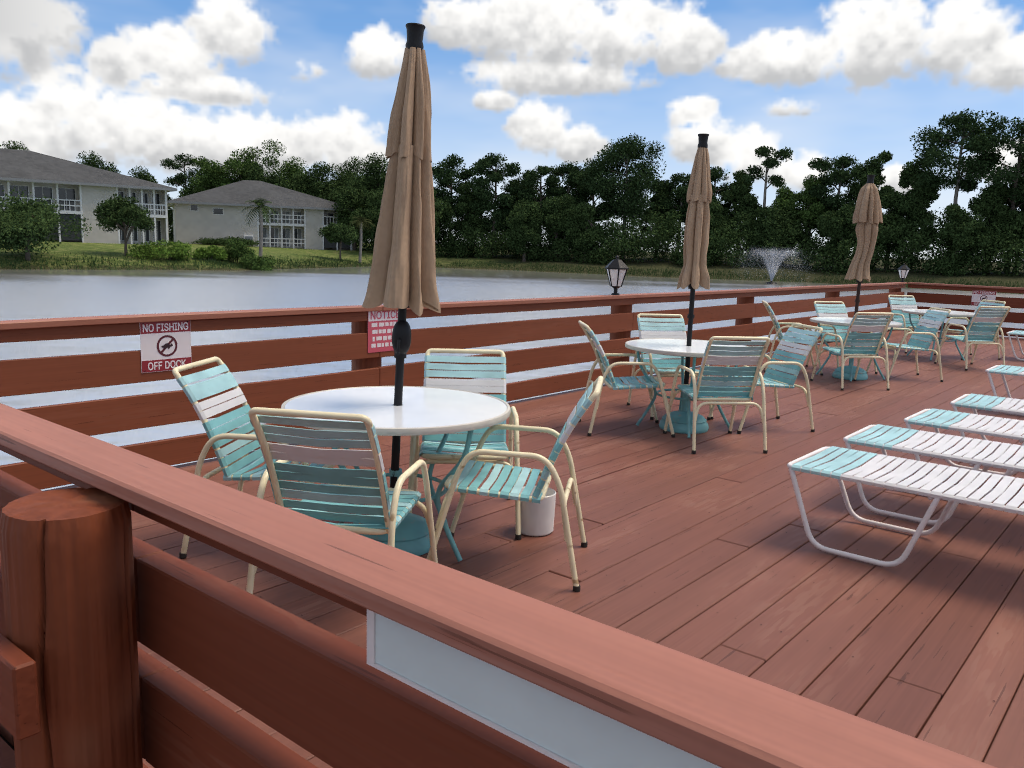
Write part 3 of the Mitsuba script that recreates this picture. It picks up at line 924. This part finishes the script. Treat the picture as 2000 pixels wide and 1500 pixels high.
chair(-1.13, 4.02, -6, 'chair left of the nearest table, facing right, close to the no fishing sign')
chair(-0.25, 4.47, -86, 'chair behind the nearest table, facing the camera beside the umbrella pole')
chair(-0.655, 3.36, 80, 'front left chair of the nearest table, seen from behind close to the near railing')
chair(-0.02, 3.86, 172, 'chair right of the nearest table, turned left with its empty seat over the bucket')
chair(1.00, 6.98, 4, 'chair left of the second table, seen side on facing right')
chair(1.50, 7.78, -80, 'chair behind the second table, facing the camera left of the middle umbrella pole')
chair(1.62, 6.58, 98, 'front chair of the second table, seen from behind')
chair(2.18, 7.28, 193, 'chair right of the second table, facing left')
chair(3.70, 10.95, -10, 'chair left of the third table, seen edge on against the lake railing')
chair(4.42, 11.12, -75, 'chair behind the third table, facing the camera beside the farthest umbrella')
chair(3.99, 9.84, 99, 'front chair of the third table, seen from behind')
chair(4.97, 10.60, 183, 'chair right of the third table, facing left')
chair(6.56, 13.75, -82, 'chair behind the farthest table, facing the camera')
chair(6.52, 11.90, 97, 'front chair of the farthest table, seen from behind beside the loungers')
chair(7.12, 13.10, 195, 'chair right of the farthest table, half hidden by the chair in front')

# ------------------------------------------------------------------ chaise loungers (local x = along the bed away from the foot end, y = across)
LW, LZ, LR = 0.295, 0.405, 0.0135
LOUNGE = []


def lpart(name, mesh, bsdf, smooth=False):
    LOUNGE.append((name, ply(mesh, bsdf, smooth=smooth)))


bed = fillet([(0.6, -LW, LZ), (1.18, -LW, LZ), (1.18, LW, LZ), (0.0, LW, LZ), (0.0, -LW, LZ), (0.6, -LW, LZ)], 0.06, 6)
lpart('bed_frame', tube(bed[:-1], LR, 10, True), 'white_tube', True)
backf = fillet([(1.55, -LW, LZ), (1.92, -LW, LZ), (1.92, LW, LZ), (1.205, LW, LZ), (1.205, -LW, LZ), (1.55, -LW, LZ)], 0.06, 6)
lpart('backrest_frame', tube(backf[:-1], LR, 10, True), 'white_tube', True)
for x in (0.0, 0.0):
    pass
for s in (-1, 1):
    y = s * (LW + 0.004)
    leg = fillet([(0.025, s * LW, LZ - 0.005), (0.175, s * (LW + 0.02), 0.0165), (0.60, s * (LW + 0.02), 0.0165), (0.735, s * LW, LZ - 0.005)], 0.085, 7)
    lpart('leg', tube(leg, LR, 10), 'white_tube', True)
    leg = fillet([(1.24, s * LW, LZ - 0.005), (1.36, s * (LW + 0.02), 0.0165), (1.72, s * (LW + 0.02), 0.0165), (1.84, s * LW, LZ - 0.005)], 0.085, 7)
    lpart('leg', tube(leg, LR, 10), 'white_tube', True)
    m = trimesh.creation.cylinder(0.026, 0.018, sections=14)
    m.apply_transform(trimesh.transformations.rotation_matrix(np.pi / 2, [1, 0, 0]))
    m.apply_translation([1.192, s * (LW + 0.022), LZ])
    lpart('hinge', m, 'white_tube', 30)
lpart('crossbar', tube([(0.70, -LW, LZ - 0.02), (0.70, LW, LZ - 0.02)], 0.011, 8), 'white_tube', True)
for i in range(22):
    lpart('strap', strap(LW, 0.044, (0.055 + i * 0.0515, 0, LZ), (1, 0, 0), (0, 0, 1), sag=0.007 + 0.004 * (i % 3)), 'teal_strap_light' if i < 5 else 'white_strap', 35)
for i in range(13):
    lpart('strap', strap(LW, 0.044, (1.255 + i * 0.0515, 0, LZ), (1, 0, 0), (0, 0, 1), sag=0.007), 'white_strap', 35)


def lounger(u, v, label, turn=0.0):
    """u, v: the corner of the foot end nearest the camera"""
    k = thing('chaise_lounge', label, 'lounger', 'white strap loungers in a row on the deck')
    p = W(u + LW + 0.0, v)
    deg = math.degrees(math.atan2(D2[1], D2[0])) + turn
    w = frame(p[0], p[1], 0.002, deg)
    for name, shape in LOUNGE:
        put(f'{k}__{name}', {**shape, 'to_world': w})


lounger(3.32, 3.475, 'nearest white strap lounger with a teal band at its foot end')
lounger(4.20, 3.47, 'second lounger in the row, just behind the nearest one', 0.6)
lounger(5.14, 3.57, 'third lounger in the row', -0.5)
lounger(6.16, 3.63, 'fourth lounger in the row, last of the close group', 0.8)
lounger(8.60, 3.42, 'lounger standing apart beyond the close group, at the right edge')
lounger(14.0, 2.70, 'farthest lounger, only its corner showing at the right edge')


# ------------------------------------------------------------------ houses across the water
def local_part(k, name, m, bsdf, w, smooth=False):
    part(k, name, m, bsdf, smooth, to_world=w)


def hip_roof(x0, x1, y0, y1, z0, z1, ridge0, ridge1, over=0.7):
    a, b, c, d = (x0 - over, y0 - over), (x1 + over, y0 - over), (x1 + over, y1 + over), (x0 - over, y1 + over)
    ym = (y0 + y1) / 2
    V = [(*a, z0), (*b, z0), (*c, z0), (*d, z0), (ridge0, ym, z1), (ridge1, ym, z1), (*a, z0 - 0.22), (*b, z0 - 0.22), (*c, z0 - 0.22), (*d, z0 - 0.22)]
    F = [[0, 1, 5], [0, 5, 4], [1, 2, 5], [2, 3, 4], [2, 4, 5], [3, 0, 4], [6, 8, 7], [6, 9, 8]]
    roof = trimesh.Trimesh(V[:6], F[:6], process=False)
    t = 0.10
    fas = cat([box(x0 - over - .02, x1 + over + .02, y0 - over - t, y0 - over - .005, z0 - 0.26, z0 - .01), box(x0 - over - .02, x1 + over + .02, y1 + over + .005, y1 + over + t, z0 - 0.26, z0 - .01),
               box(x0 - over - t, x0 - over - .025, y0 - over, y1 + over, z0 - 0.26, z0 - .01), box(x1 + over + .025, x1 + over + t, y0 - over, y1 + over, z0 - 0.26, z0 - .01)])
    soffit = box(x0 - over, x1 + over, y0 - over, y1 + over, z0 - 0.20, z0 - 0.14)
    return roof, fas, soffit


def house(name, label, p0, p1, x_start, depth, z_base, z_eave, z_ridge, ridge, balconies, windows):
    """p0, p1: two points of the front wall; local x runs from p0 to p1, local y away from the lake"""
    p0, p1 = np.array(p0, float), np.array(p1, float)
    L = np.linalg.norm(p1 - p0)
    deg = math.degrees(math.atan2(p1[1] - p0[1], p1[0] - p0[0]))
    w = frame(p0[0], p0[1], 0, deg)
    k = thing(name, label, 'house')
    x0, x1 = x_start, L
    fl = z_base + 2.75
    rec = 1.6
    spans, at = [], x0
    for b in balconies:
        if b['x0'] > at:
            spans.append((at, b['x0']))
        at = b['x1']
    if at < x1:
        spans.append((at, x1))
    for a, b in spans:
        local_part(k, 'wall', box(a, b, 0, depth, z_base - 1.5, z_eave - 0.15), 'stucco', w)
    for b in balconies:
        local_part(k, 'wall', box(b['x0'] + .003, b['x1'] - .003, rec, depth - 0.01, z_base - 1.5, z_eave - 0.15), 'stucco', w)
        local_part(k, 'floor_slab', box(b['x0'] + .003, b['x1'] - .003, -0.05, rec - .003, fl - 0.22, fl + 0.06), 'house_trim', w)
        n = b['bays']
        xs = np.linspace(b['x0'] + 0.09, b['x1'] - 0.09, n + 1)
        for x in xs:
            local_part(k, 'porch_post', box(x - 0.08, x + 0.08, -0.02, 0.14, z_base - 0.8, fl - 0.222), 'house_trim', w)
            local_part(k, 'porch_post', box(x - 0.08, x + 0.08, -0.02, 0.14, fl + 0.062, z_eave - 0.2), 'house_trim', w)
        for xa, xb in zip(xs[:-1], xs[1:]):
            for zf in ([fl + 0.06] + ([z_base] if b.get('low_rail') else [])):
                local_part(k, 'balcony_rail', box(xa + 0.082, xb - 0.082, 0.02, 0.10, zf + 0.95, zf + 1.05), 'house_trim', w)
                if b.get('solid'):
                    local_part(k, 'balustrade', box(xa + 0.082, xb - 0.082, 0.04, 0.08, zf + 0.45, zf + 0.56), 'house_trim', w)
                for x in np.linspace(xa + 0.1, xb - 0.1, b.get('bal', 5) + 2)[1:-1]:
                    local_part(k, 'baluster', box(x - 0.03, x + 0.03, 0.03, 0.09, zf + 0.002, zf + 0.948), 'house_trim', w)
            # sliding doors behind, dark glass with a curtain on one side
            for zf, zt in ((z_base + 0.1, fl - 0.45), (fl + 0.1, z_eave - 0.5)):
                dcut = local = 0.08
                key = put(f'{k}__window', ply(box(xa + 0.15, xb - 0.15, rec - 0.06, rec - 0.004, zf, zt), 'house_trim', to_world=w))
                m = (xa + xb) / 2
                put(f'{key}__pane', ply(box(xa + 0.22, m - 0.03, rec - 0.085, rec - 0.062, zf + 0.07, zt - 0.07), 'window_glass', to_world=w))
                put(f'{key}__pane', ply(box(m + 0.03, xb - 0.22, rec - 0.085, rec - 0.062, zf + 0.07, zt - 0.07), 'curtain' if b.get('curtain') else 'window_glass', to_world=w))
        if b.get('screen'):
            local_part(k, 'insect_screen', box(b['x0'] + 0.01, b['x1'] - 0.01, 0.15, 0.155, z_base + 0.05, fl - 0.23), 'screen_dark', w)
    for x, z, ww, hh in windows:
        key = put(f'{k}__window', ply(box(x - ww / 2, x + ww / 2, -0.05, -0.003, z - hh / 2, z + hh / 2), 'house_trim', to_world=w))
        put(f'{key}__pane', ply(box(x - ww / 2 + 0.08, x + ww / 2 - 0.08, -0.07, -0.052, z - hh / 2 + 0.08, z + hh / 2 - 0.08), 'window_glass', to_world=w))
    roof, fas, soffit = hip_roof(x0, x1, 0, depth, z_eave, z_ridge, *ridge)
    local_part(k, 'roof', roof, 'shingles', w)
    local_part(k, 'fascia', fas, 'curtain', w)
    local_part(k, 'soffit', soffit, 'house_trim', w)
    return k, w


house('apartment_house', 'two storey grey house at the left edge with a long screened balcony', (-46.97, 77.0), (-35.3, 86.05), -9.0, 13.0, 0.85, 6.35, 9.45, (-3.0, 3.8),
      [dict(x0=-9.0, x1=6.95, bays=8, screen=True, bal=3, solid=True), dict(x0=10.0, x1=14.72, bays=4, bal=3, solid=True, screen=False)], [])
house('apartment_house', 'two storey pale house with white railed porches, right of the larger house', (-38.92, 97.0), (-20.3, 105.0), 0.0, 13.0, 0.70, 5.55, 8.75, (8.2, 10.2),
      [dict(x0=8.95, x1=14.6, bays=4, bal=2, solid=True, low_rail=True, curtain=True), dict(x0=16.6, x1=20.2, bays=2, bal=3, screen=True)], [(2.0, 4.9, 0.9, 0.8), (4.6, 4.6, 1.2, 0.8)])

util = thing('utility_box', 'small white utility box against the wall of the pale house', 'box')
p = np.array([-31.6, 100.0])
part(util, 'cabinet', box(-0.55, 0.55, -0.3, 0.3, 0, 1.3, 0.03), 'house_trim', to_world=frame(p[0], p[1], float(ground_z(p[0], p[1])) - 0.02, 23))
part(util, 'door', box(-0.45, 0.45, -0.33, -0.302, 0.15, 1.15), 'curtain', to_world=frame(p[0], p[1], float(ground_z(p[0], p[1])) - 0.02, 23))


# ------------------------------------------------------------------ plants
def leaves(centres, radii, n, size, rng):
    """n leaf triangles scattered through each clump, denser towards its skin"""
    c = np.repeat(np.asarray(centres, float), n, axis=0)
    r = np.repeat(np.asarray(radii, float).reshape(len(centres), -1) * np.ones(3), n, axis=0)
    d = rng.normal(size=c.shape)
    d /= np.linalg.norm(d, axis=1, keepdims=True)
    p = c + d * r * (rng.random((len(c), 1)) ** 0.45)
    a, b = rng.normal(size=c.shape), rng.normal(size=c.shape)
    a /= np.linalg.norm(a, axis=1, keepdims=True)
    b /= np.linalg.norm(b, axis=1, keepdims=True)
    s = size * rng.uniform(0.6, 1.4, (len(c), 1))
    V = np.stack([p - a * s * 0.6, p + a * s * 0.6 + b * s * 0.2, p + b * s], 1).reshape(-1, 3)
    return trimesh.Trimesh(V, np.arange(len(V)).reshape(-1, 3), process=False)


def trunk_mesh(x, y, z0, z1, r, rng, lean=0.0, n=9):
    t = np.linspace(0, 1, n)
    off = np.cumsum(rng.normal(0, 0.03, (n, 2)), 0) * (z1 - z0) * 0.15
    pts = np.stack([x + off[:, 0] + lean * t * (z1 - z0), y + off[:, 1], z0 - 0.3 + t * (z1 - z0 + 0.3)], 1)
    return tube(pts, r * (1 - 0.72 * t), 7), pts


def pine(key_name, label, x, y, h, w, seed, group=None, clumps=12, bare=0.5, leaf_mat='leaf_pine', per=230, name='pine_tree'):
    rng = np.random.default_rng(seed)
    z0 = float(ground_z(x, y))
    k = thing(key_name, label, 'tree', group)
    tr, pts = trunk_mesh(x, y, z0, h - 0.5, 0.22 + 0.004 * (h - z0), rng, rng.uniform(-0.02, 0.02))
    cs, rs, limbs = [], [], []
    h -= 1.6
    H = h - z0
    for i in range(clumps):
        t = bare + (1 - bare) * (i + 0.5) / clumps
        base = np.array([np.interp(t, np.linspace(0, 1, len(pts)), pts[:, j]) for j in range(3)])
        a = i * 2.4 + rng.uniform(-0.6, 0.6)
        spread = w / 2 * (0.45 + 0.65 * math.sin(math.pi * min(1, 0.12 + 0.9 * (1 - (t - bare) / (1 - bare))))) * rng.uniform(0.55, 1.0)
        if i == clumps - 1:
            spread *= 0.2
        c = base + [math.cos(a) * spread, math.sin(a) * spread, rng.uniform(0.1, 0.8)]
        cs.append(c)
        q = rng.uniform(0.8, 1.25) * w * 0.23
        rs.append((q * 1.25, q * 1.25, q * 0.72))
        limbs.append(tube([base - [0, 0, 0.4], (base + c) / 2 + [0, 0, -0.15], c], [0.09, 0.06, 0.03], 5))
        for _ in range(2):
            cs.append(c + rng.normal(0, 0.5, 3) * [q, q, q * 0.5])
            rs.append((q * 0.8, q * 0.8, q * 0.5))
    part(k, 'trunk', tr, 'bark_pale' if seed % 2 else 'bark', True)
    part(k, 'limbs', cat(limbs), 'bark')
    part(k, 'crown', leaves(cs, rs, int(per * 1.7), 0.215, rng), leaf_mat)
    return k


def broad(key_name, label, x, y, h, w, seed, group=None, clumps=30, low=0.12, leaf_mat='leaf_dark', per=560, size=0.21, trunk_r=0.25):
    rng = np.random.default_rng(seed)
    z0 = float(ground_z(x, y))
    H = h - z0
    k = thing(key_name, label, 'tree', group)
    tr, pts = trunk_mesh(x, y, z0, z0 + H * 0.72, trunk_r, rng)
    cs, rs, limbs = [], [], []
    for i in range(clumps):
        d = rng.normal(size=3)
        d /= np.linalg.norm(d)
        rad = rng.random() ** 0.4
        zc = z0 + H * (low + (1 - low) * 0.5)
        prof = 1.0
        c = np.array([x, y, zc]) + d * rad * np.array([w / 2, w / 2, H * (1 - low) / 2]) * 0.82
        q = rng.uniform(0.16, 0.26) * w * 0.72
        cs.append(c)
        rs.append((q, q, q * rng.uniform(0.65, 0.9)))
        if i % 4 == 0:
            b = pts[rng.integers(3, len(pts))]
            limbs.append(tube([b, (b + c) / 2 + [0, 0, 0.2], c], [0.10, 0.06, 0.03], 5))
    ox = rng.uniform(-.08, .08) * w
    for i in range(7):
        t = (i + 0.5) / 7
        zt = z0 + H * (low + (1 - low) * 0.55) * (1 - t) + (h - 0.10 * w) * t
        q = w * (0.25 - 0.09 * t) * rng.uniform(0.8, 1.15)
        cs.append((x + ox * t + rng.normal(0, 0.17 - 0.09 * t) * w, y + rng.normal(0, 0.08) * w, zt))
        rs.append((q, q, q * 0.75))
    part(k, 'trunk', tr, 'bark', True)
    part(k, 'limbs', cat(limbs), 'bark')
    part(k, 'crown', leaves(cs, rs, per, size, rng), leaf_mat)
    return k


def palm(label, x, y, h, seed, fr=1.7, leaf_mat='leaf_mid'):
    rng = np.random.default_rng(seed)
    z0 = float(ground_z(x, y))
    k = thing('palm_tree', label, 'tree')
    t = np.linspace(0, 1, 10)
    zc = h - fr * 0.45
    pts = np.stack([x + 0.15 * np.sin(t * 2), y + 0 * t, z0 - 0.2 + t * (zc - z0 + 0.2)], 1)
    part(k, 'trunk', tube(pts, 0.17 - 0.03 * t, 9), 'bark_pale', True)
    hub = pts[-1]
    for i in range(26):
        a = i * 2.4 + rng.uniform(-0.2, 0.2)
        e = rng.uniform(-0.5, 1.3)
        L = fr * rng.uniform(0.8, 1.1)
        s = np.linspace(0, 1, 7)
        r = s * L * math.cos(e)
        z = s * L * math.sin(e) - s ** 2 * L * 0.55
        mid = np.stack([hub[0] + r * math.cos(a), hub[1] + r * math.sin(a), hub[2] + z], 1)
        tri = []
        side = np.array([-math.sin(a), math.cos(a), 0])
        for j in range(1, 7):
            for sg in (-1, 1):
                for q in (0, 0.5):
                    b = mid[j - 1] * (1 - q) + mid[j] * q
                    tip = b + side * sg * 0.55 * fr / 1.7 * (0.5 + 0.5 * math.sin(s[j] * 3)) + (mid[j] - mid[j - 1]) * 0.8 - [0, 0, 0.16]
                    tri += [b, b + (mid[j] - mid[j - 1]) * 0.28, tip]
        part(k, 'frond', trimesh.Trimesh(np.array(tri), np.arange(len(tri)).reshape(-1, 3), process=False), leaf_mat)


def shrub(label, x, y, w, h, seed, leaf_mat='leaf_bright', group=None, clumps=14, per=220, size=0.14):
    rng = np.random.default_rng(seed)
    z0 = float(ground_z(x, y))
    k = thing('lakeside_shrub', label, 'shrub', group)
    cs, rs, stems = [], [], []
    for i in range(clumps):
        a = rng.uniform(0, 6.28)
        r = rng.random() ** 0.5
        c = np.array([x + math.cos(a) * r * w * 0.42, y + math.sin(a) * r * w * 0.3, z0 + h * rng.uniform(0.2, 0.85) * (1 - 0.4 * r)])
        cs.append(c)
        rs.append((w * 0.16, w * 0.16, h * 0.24))
        stems.append(tube([(x + (c[0] - x) * .3, y + (c[1] - y) * .3, z0 - 0.1), c], [0.03, 0.012], 5))
    part(k, 'stems', cat(stems), 'bark')
    part(k, 'foliage', leaves(cs, rs, per, size, rng), leaf_mat)


ORD = ['first', 'second', 'third', 'fourth', 'fifth', 'sixth', 'seventh', 'eighth', 'ninth', 'tenth', 'eleventh', 'twelfth', 'thirteenth', 'fourteenth', 'fifteenth', 'sixteenth']


def ordinal(items, i, same):
    """the place of item i, counted from the left, among the items for which same holds"""
    order = sorted((t for t in items if same(t)), key=lambda t: t[0] / t[1])
    return ORD[order.index(items[i])]


# on the near lawn, left
broad('round_tree', 'dark round tree at the left edge in front of the larger house', -35.0, 60.5, 4.0, 8.4, 31, clumps=34, low=0.18, leaf_mat='leaf_dark', per=330, size=0.17, trunk_r=0.2)
broad('round_tree', 'round clipped dark tree in front of the right part of the larger house', -31.4, 68, 4.45, 4.9, 32, clumps=30, low=0.36, leaf_mat='leaf_dark', per=330, size=0.15, trunk_r=0.14)
broad('round_tree', 'small dark tree in front of the right end of the pale house', -18.9, 91, 3.5, 4.4, 33, clumps=24, low=0.40, leaf_mat='leaf_dark', per=260, size=0.18, trunk_r=0.12)
palm('short palm in front of the pale house porch', -23.6, 78, 5.4, 41, 1.8, 'leaf_dark')
palm('slim pale palm near the water right of the small dark tree', -17.0, 92, 4.5, 42, 1.5, 'leaf_olive')
shrub('long bright green shrub on the bank in front of the larger house', -28.6, 68.5, 5.2, 1.7, 51, clumps=22)
shrub('lower bright green shrub on the bank just right of the long one', -25.6, 70.5, 3.0, 1.3, 52)
shrub('tall rounded shrub on the bank between the two houses', -24.2, 73.0, 3.2, 2.5, 53, 'leaf_mid', clumps=18)
shrub('low green shrub at the water edge below the tall rounded one', -21.7, 70.6, 3.8, 1.5, 54, 'leaf_mid', clumps=18)
shrub('small shrub at the water edge left of the tall rounded one', -25.6, 72.0, 2.2, 1.1, 55)
shrub('dark hedge along the foot of the pale house wall', -33.0, 98.6, 9.0, 1.0, 56, 'leaf_dark', clumps=26)

G_BEHIND = 'trees rising behind the two houses'
G_LEFT = 'dense trees between the pale house and the nearest umbrella'
G_MID = 'trees across the lake between the first two umbrellas'
G_RIGHT = 'trees across the lake between the second and third umbrellas'
G_END = 'trees at the right edge behind the far end railing'
for i, (x, y, h, w) in enumerate([(-66.0, 112, 12.4, 9), (-56.5, 115, 11.6, 9), (-51.5, 117, 9.9, 8)]):
    broad('broadleaf_tree', ['broadleaf tree showing above the ridge of the larger house', 'dark broadleaf tree rising behind the right slope of the larger house roof', 'lower broadleaf tree behind the right eave of the larger house'][i], x, y, h, w, 60 + i, G_BEHIND, 34)
pine('pine_tree', 'thin wispy pine in the gap between the two houses', -46.5, 120, 12.4, 5.5, 65, None, 6, 0.62, per=150)
TL = [(-39.5, 113, 11.6, 8.4), (-35.6, 115, 14.0, 9.6), (-31.0, 117, 12.0, 9.0), (-26.4, 113, 11.2, 8.4), (-22.4, 116, 12.3, 9.0), (-18.2, 112, 12.5, 9.0), (-20.0, 105, 8.7, 7.8), (-14.2, 109, 11.2, 9.0), (-16.6, 101, 7.5, 7.2), (-37.6, 121, 11.0, 9.6), (-33.2, 112, 10.6, 8.4), (-28.6, 112, 9.8, 8.4), (-42.5, 118, 10.0, 8.4)]
for i, (x, y, h, w) in enumerate(TL):
    broad('broadleaf_tree', ordinal(TL, i, lambda t: True) + ' dense broadleaf tree from the left, between pale house and nearest umbrella', x, y, h, w, 70 + i, G_LEFT, 34, leaf_mat='leaf_mid' if i < 3 else 'leaf_dark')
TM = [(-8.4, 107, 11.5, 5.2, 'p'), (-5.6, 106, 9.2, 5.2, 'b'), (-2.7, 104, 12.2, 4.4, 'c'), (0.0, 107, 9.7, 5.2, 'b'), (2.9, 104, 10.8, 4.8, 'p'), (6.2, 106, 11.7, 5.3, 'p'), (4.8, 100, 7.8, 5.7, 'b'), (9.4, 104, 10.4, 4.9, 'p'), (16.9, 102, 9.3, 5.2, 'b'), (19.2, 101, 10.0, 4.6, 'p'), (-10.6, 103, 8.4, 5.7, 'b'), (1.0, 99, 7.1, 5.7, 'b'), (8.0, 98, 6.9, 5.7, 'b')]
for i, (x, y, h, w, kd) in enumerate(TM):
    o = ordinal(TM, i, lambda t: t[4] == kd)
    lab = {'p': o + ' airy dark pine from the left, across the lake between the first two umbrellas', 'b': o + ' dark leafy tree from the left, across the lake between the first two umbrellas',
           'c': 'pointed narrow conifer across the lake, just right of the nearest umbrella'}[kd]
    if kd == 'p':
        pine('pine_tree', lab, x, y, h, w, 90 + i, G_MID, 11, 0.5)
    elif kd == 'c':
        pine('pine_tree', lab, x, y, h, w, 90 + i, G_MID, 16, 0.3)
    else:
        broad('broadleaf_tree', lab, x, y, h, w, 90 + i, G_MID, 32)
pine('pine_tree', 'big spreading pine, tallest tree left of the middle umbrella', 12.7, 100, 13.3, 7.4, 121, G_MID, 18, 0.42, per=280)
TR_ = [(22.9, 100, 10.7, 4.6, 'p'), (25.6, 98, 10.6, 5.4, 'b'), (21.6, 95, 7.0, 5.5, 'b'), (29.6, 94, 8.6, 5.5, 'b'), (32.0, 93, 9.7, 5.2, 'b'), (34.4, 92, 11.9, 4.6, 'p'), (36.8, 90, 12.3, 5.0, 'b'), (38.6, 88, 8.7, 5, 'b'), (27.2, 92, 6.4, 5.5, 'b'), (33.6, 88, 6.6, 5, 'b')]
for i, (x, y, h, w, kd) in enumerate(TR_):
    o = ordinal(TR_, i, lambda t: t[4] == kd)
    lab = {'p': o + ' dark pine from the left, across the lake between second and third umbrellas', 'b': o + ' dark leafy tree from the left, across the lake between second and third umbrellas'}[kd]
    if kd == 'p':
        pine('pine_tree', lab, x, y, h, w, 130 + i, G_RIGHT, 11, 0.45)
    else:
        broad('broadleaf_tree', lab, x, y, h, w, 130 + i, G_RIGHT, 32, leaf_mat='leaf_mid' if i in (4, 3) else 'leaf_dark')
pine('pine_tree', 'thin bare trunked pine with small tufts, standing out between the second and third umbrellas', 27.7, 96, 13.5, 4.2, 145, None, 5, 0.66, per=150)
pine('pine_tree', 'tall round crowned pine at the right with a bare pale trunk', 42.9, 84, 15.2, 6.6, 151, None, 13, 0.58, per=210)
pine('pine_tree', 'tall pine cut by the right edge of the picture', 47.6, 82, 14.6, 6.0, 152, None, 12, 0.45, per=210)
TE = [(40.6, 87, 11.6, 5.4), (45.6, 82, 8.8, 5.0), (49.6, 84, 11.5, 6.0), (41.6, 80, 6.6, 5.0), (52.5, 80, 13, 7)]
for i, (x, y, h, w) in enumerate(TE):
    broad('broadleaf_tree', ordinal(TE, i, lambda t: True) + ' dark leafy tree from the left, at the right edge behind the end railing', x, y, h, w, 160 + i, G_END, 32)

# the undergrowth under the trees, one unbroken mass
rng = np.random.default_rng(77)
cs, rs = [], []
for x in np.arange(-72, 66, 1.15):
    shore_y = np.interp(x, [-72, -50, -30, -19, -15.5, -8, 0, 8, 15, 22, 28, 36, 44, 66], [122, 118, 116, 106, 102, 105, 102, 98, 94, 92, 90, 84, 78, 74])
    for j in range(7):
        yy = shore_y + rng.uniform(-2.0, 6.5)
        q = rng.uniform(0.9, 1.6)
        cs.append((x + rng.uniform(-0.8, 0.8), yy, float(ground_z(x, yy)) + rng.uniform(0.2, 5.2) * (0.45 + 0.55 * min(1, (yy - shore_y + 2) / 4))))
        rs.append((q * 1.2, q * 1.2, q * 0.95))
scene['undergrowth'] = ply(leaves(cs, rs, 300, 0.22, rng), 'leaf_dark')
labels['undergrowth'] = {'label': 'dark tangled undergrowth along the far bank below the trees', 'category': 'undergrowth', 'kind': 'stuff'}

# grass and reeds at the water's edge
rng = np.random.default_rng(78)
pts = []
for a, b in zip(SHORE[2:17], SHORE[3:18]):
    n = int(np.linalg.norm(b - a) * 130)
    t = rng.random((n, 1))
    e = (b - a) / np.linalg.norm(b - a)
    pts.append(a + (b - a) * t + np.array([-e[1], e[0]]) * rng.normal(1.2, 1.6, (n, 1)))
pts = np.vstack(pts)
pts = pts[shore_distance(pts[:, 0], pts[:, 1]) > -0.4]
z = ground_z(pts[:, 0], pts[:, 1])
hh = rng.uniform(0.12, 0.42, len(pts))
a = rng.uniform(0, 6.28, len(pts))
base = np.c_[pts, z - 0.03]
dx = np.stack([np.cos(a), np.sin(a), a * 0], 1)
tip = base + np.stack([np.sin(a) * 0.1, np.cos(a) * 0.1, hh], 1)
Vb = np.stack([base - dx * 0.035, base + dx * 0.035, tip], 1).reshape(-1, 3)
scene['bank_grass'] = ply(trimesh.Trimesh(Vb, np.arange(len(Vb)).reshape(-1, 3), process=False), 'leaf_dark')
labels['bank_grass'] = {'label': 'rough grass fringing the water edge of the far bank', 'category': 'grass', 'kind': 'stuff'}

# ------------------------------------------------------------------ fountain in the lake
fo = thing('lake_fountain', 'floating fountain throwing a white cone of spray in the lake right of the middle umbrella', 'fountain')
fx, fy = 22.8, 75.0
part(fo, 'float', lathe([(0, -1.05), (0.45, -1.05), (0.5, -0.98), (0.4, -0.9), (0.08, -0.86), (0.08, -0.78), (0, -0.78)], 24, fx, fy), 'black_metal', 30)
rng = np.random.default_rng(90)
N = 70000
az = rng.uniform(0, 2 * np.pi, N)
kind = rng.random(N)
tilt = np.where(kind < 0.72, rng.normal(0.30, 0.045, N), np.abs(rng.normal(0.0, 0.25, N)))
v0 = np.sqrt(2 * 9.81 * 2.75) / np.cos(np.minimum(tilt, 0.6)) * rng.uniform(0.93, 1.02, N)
tt = rng.random(N) ** 2.1 * 1.42
r = v0 * np.sin(tilt) * tt * 0.95
zz = -0.80 + v0 * np.cos(tilt) * tt - 4.905 * tt ** 2
jit = rng.normal(0, 1, (N, 3)) * (0.02 + 0.14 * tt[:, None])
P = np.stack([fx + np.cos(az) * r, fy + np.sin(az) * r, zz], 1) + jit
P = P[P[:, 2] > -0.98]
d1_, d2_ = rng.normal(size=P.shape) * 0.011, rng.normal(size=P.shape) * 0.011
V = np.stack([P, P + d1_, P + d2_], 1).reshape(-1, 3)
k = part(fo, 'spray', trimesh.Trimesh(V, np.arange(len(V)).reshape(-1, 3), process=False), 'spray_white')
labels[k] = {'kind': 'stuff', 'label': 'fine white water spray'}
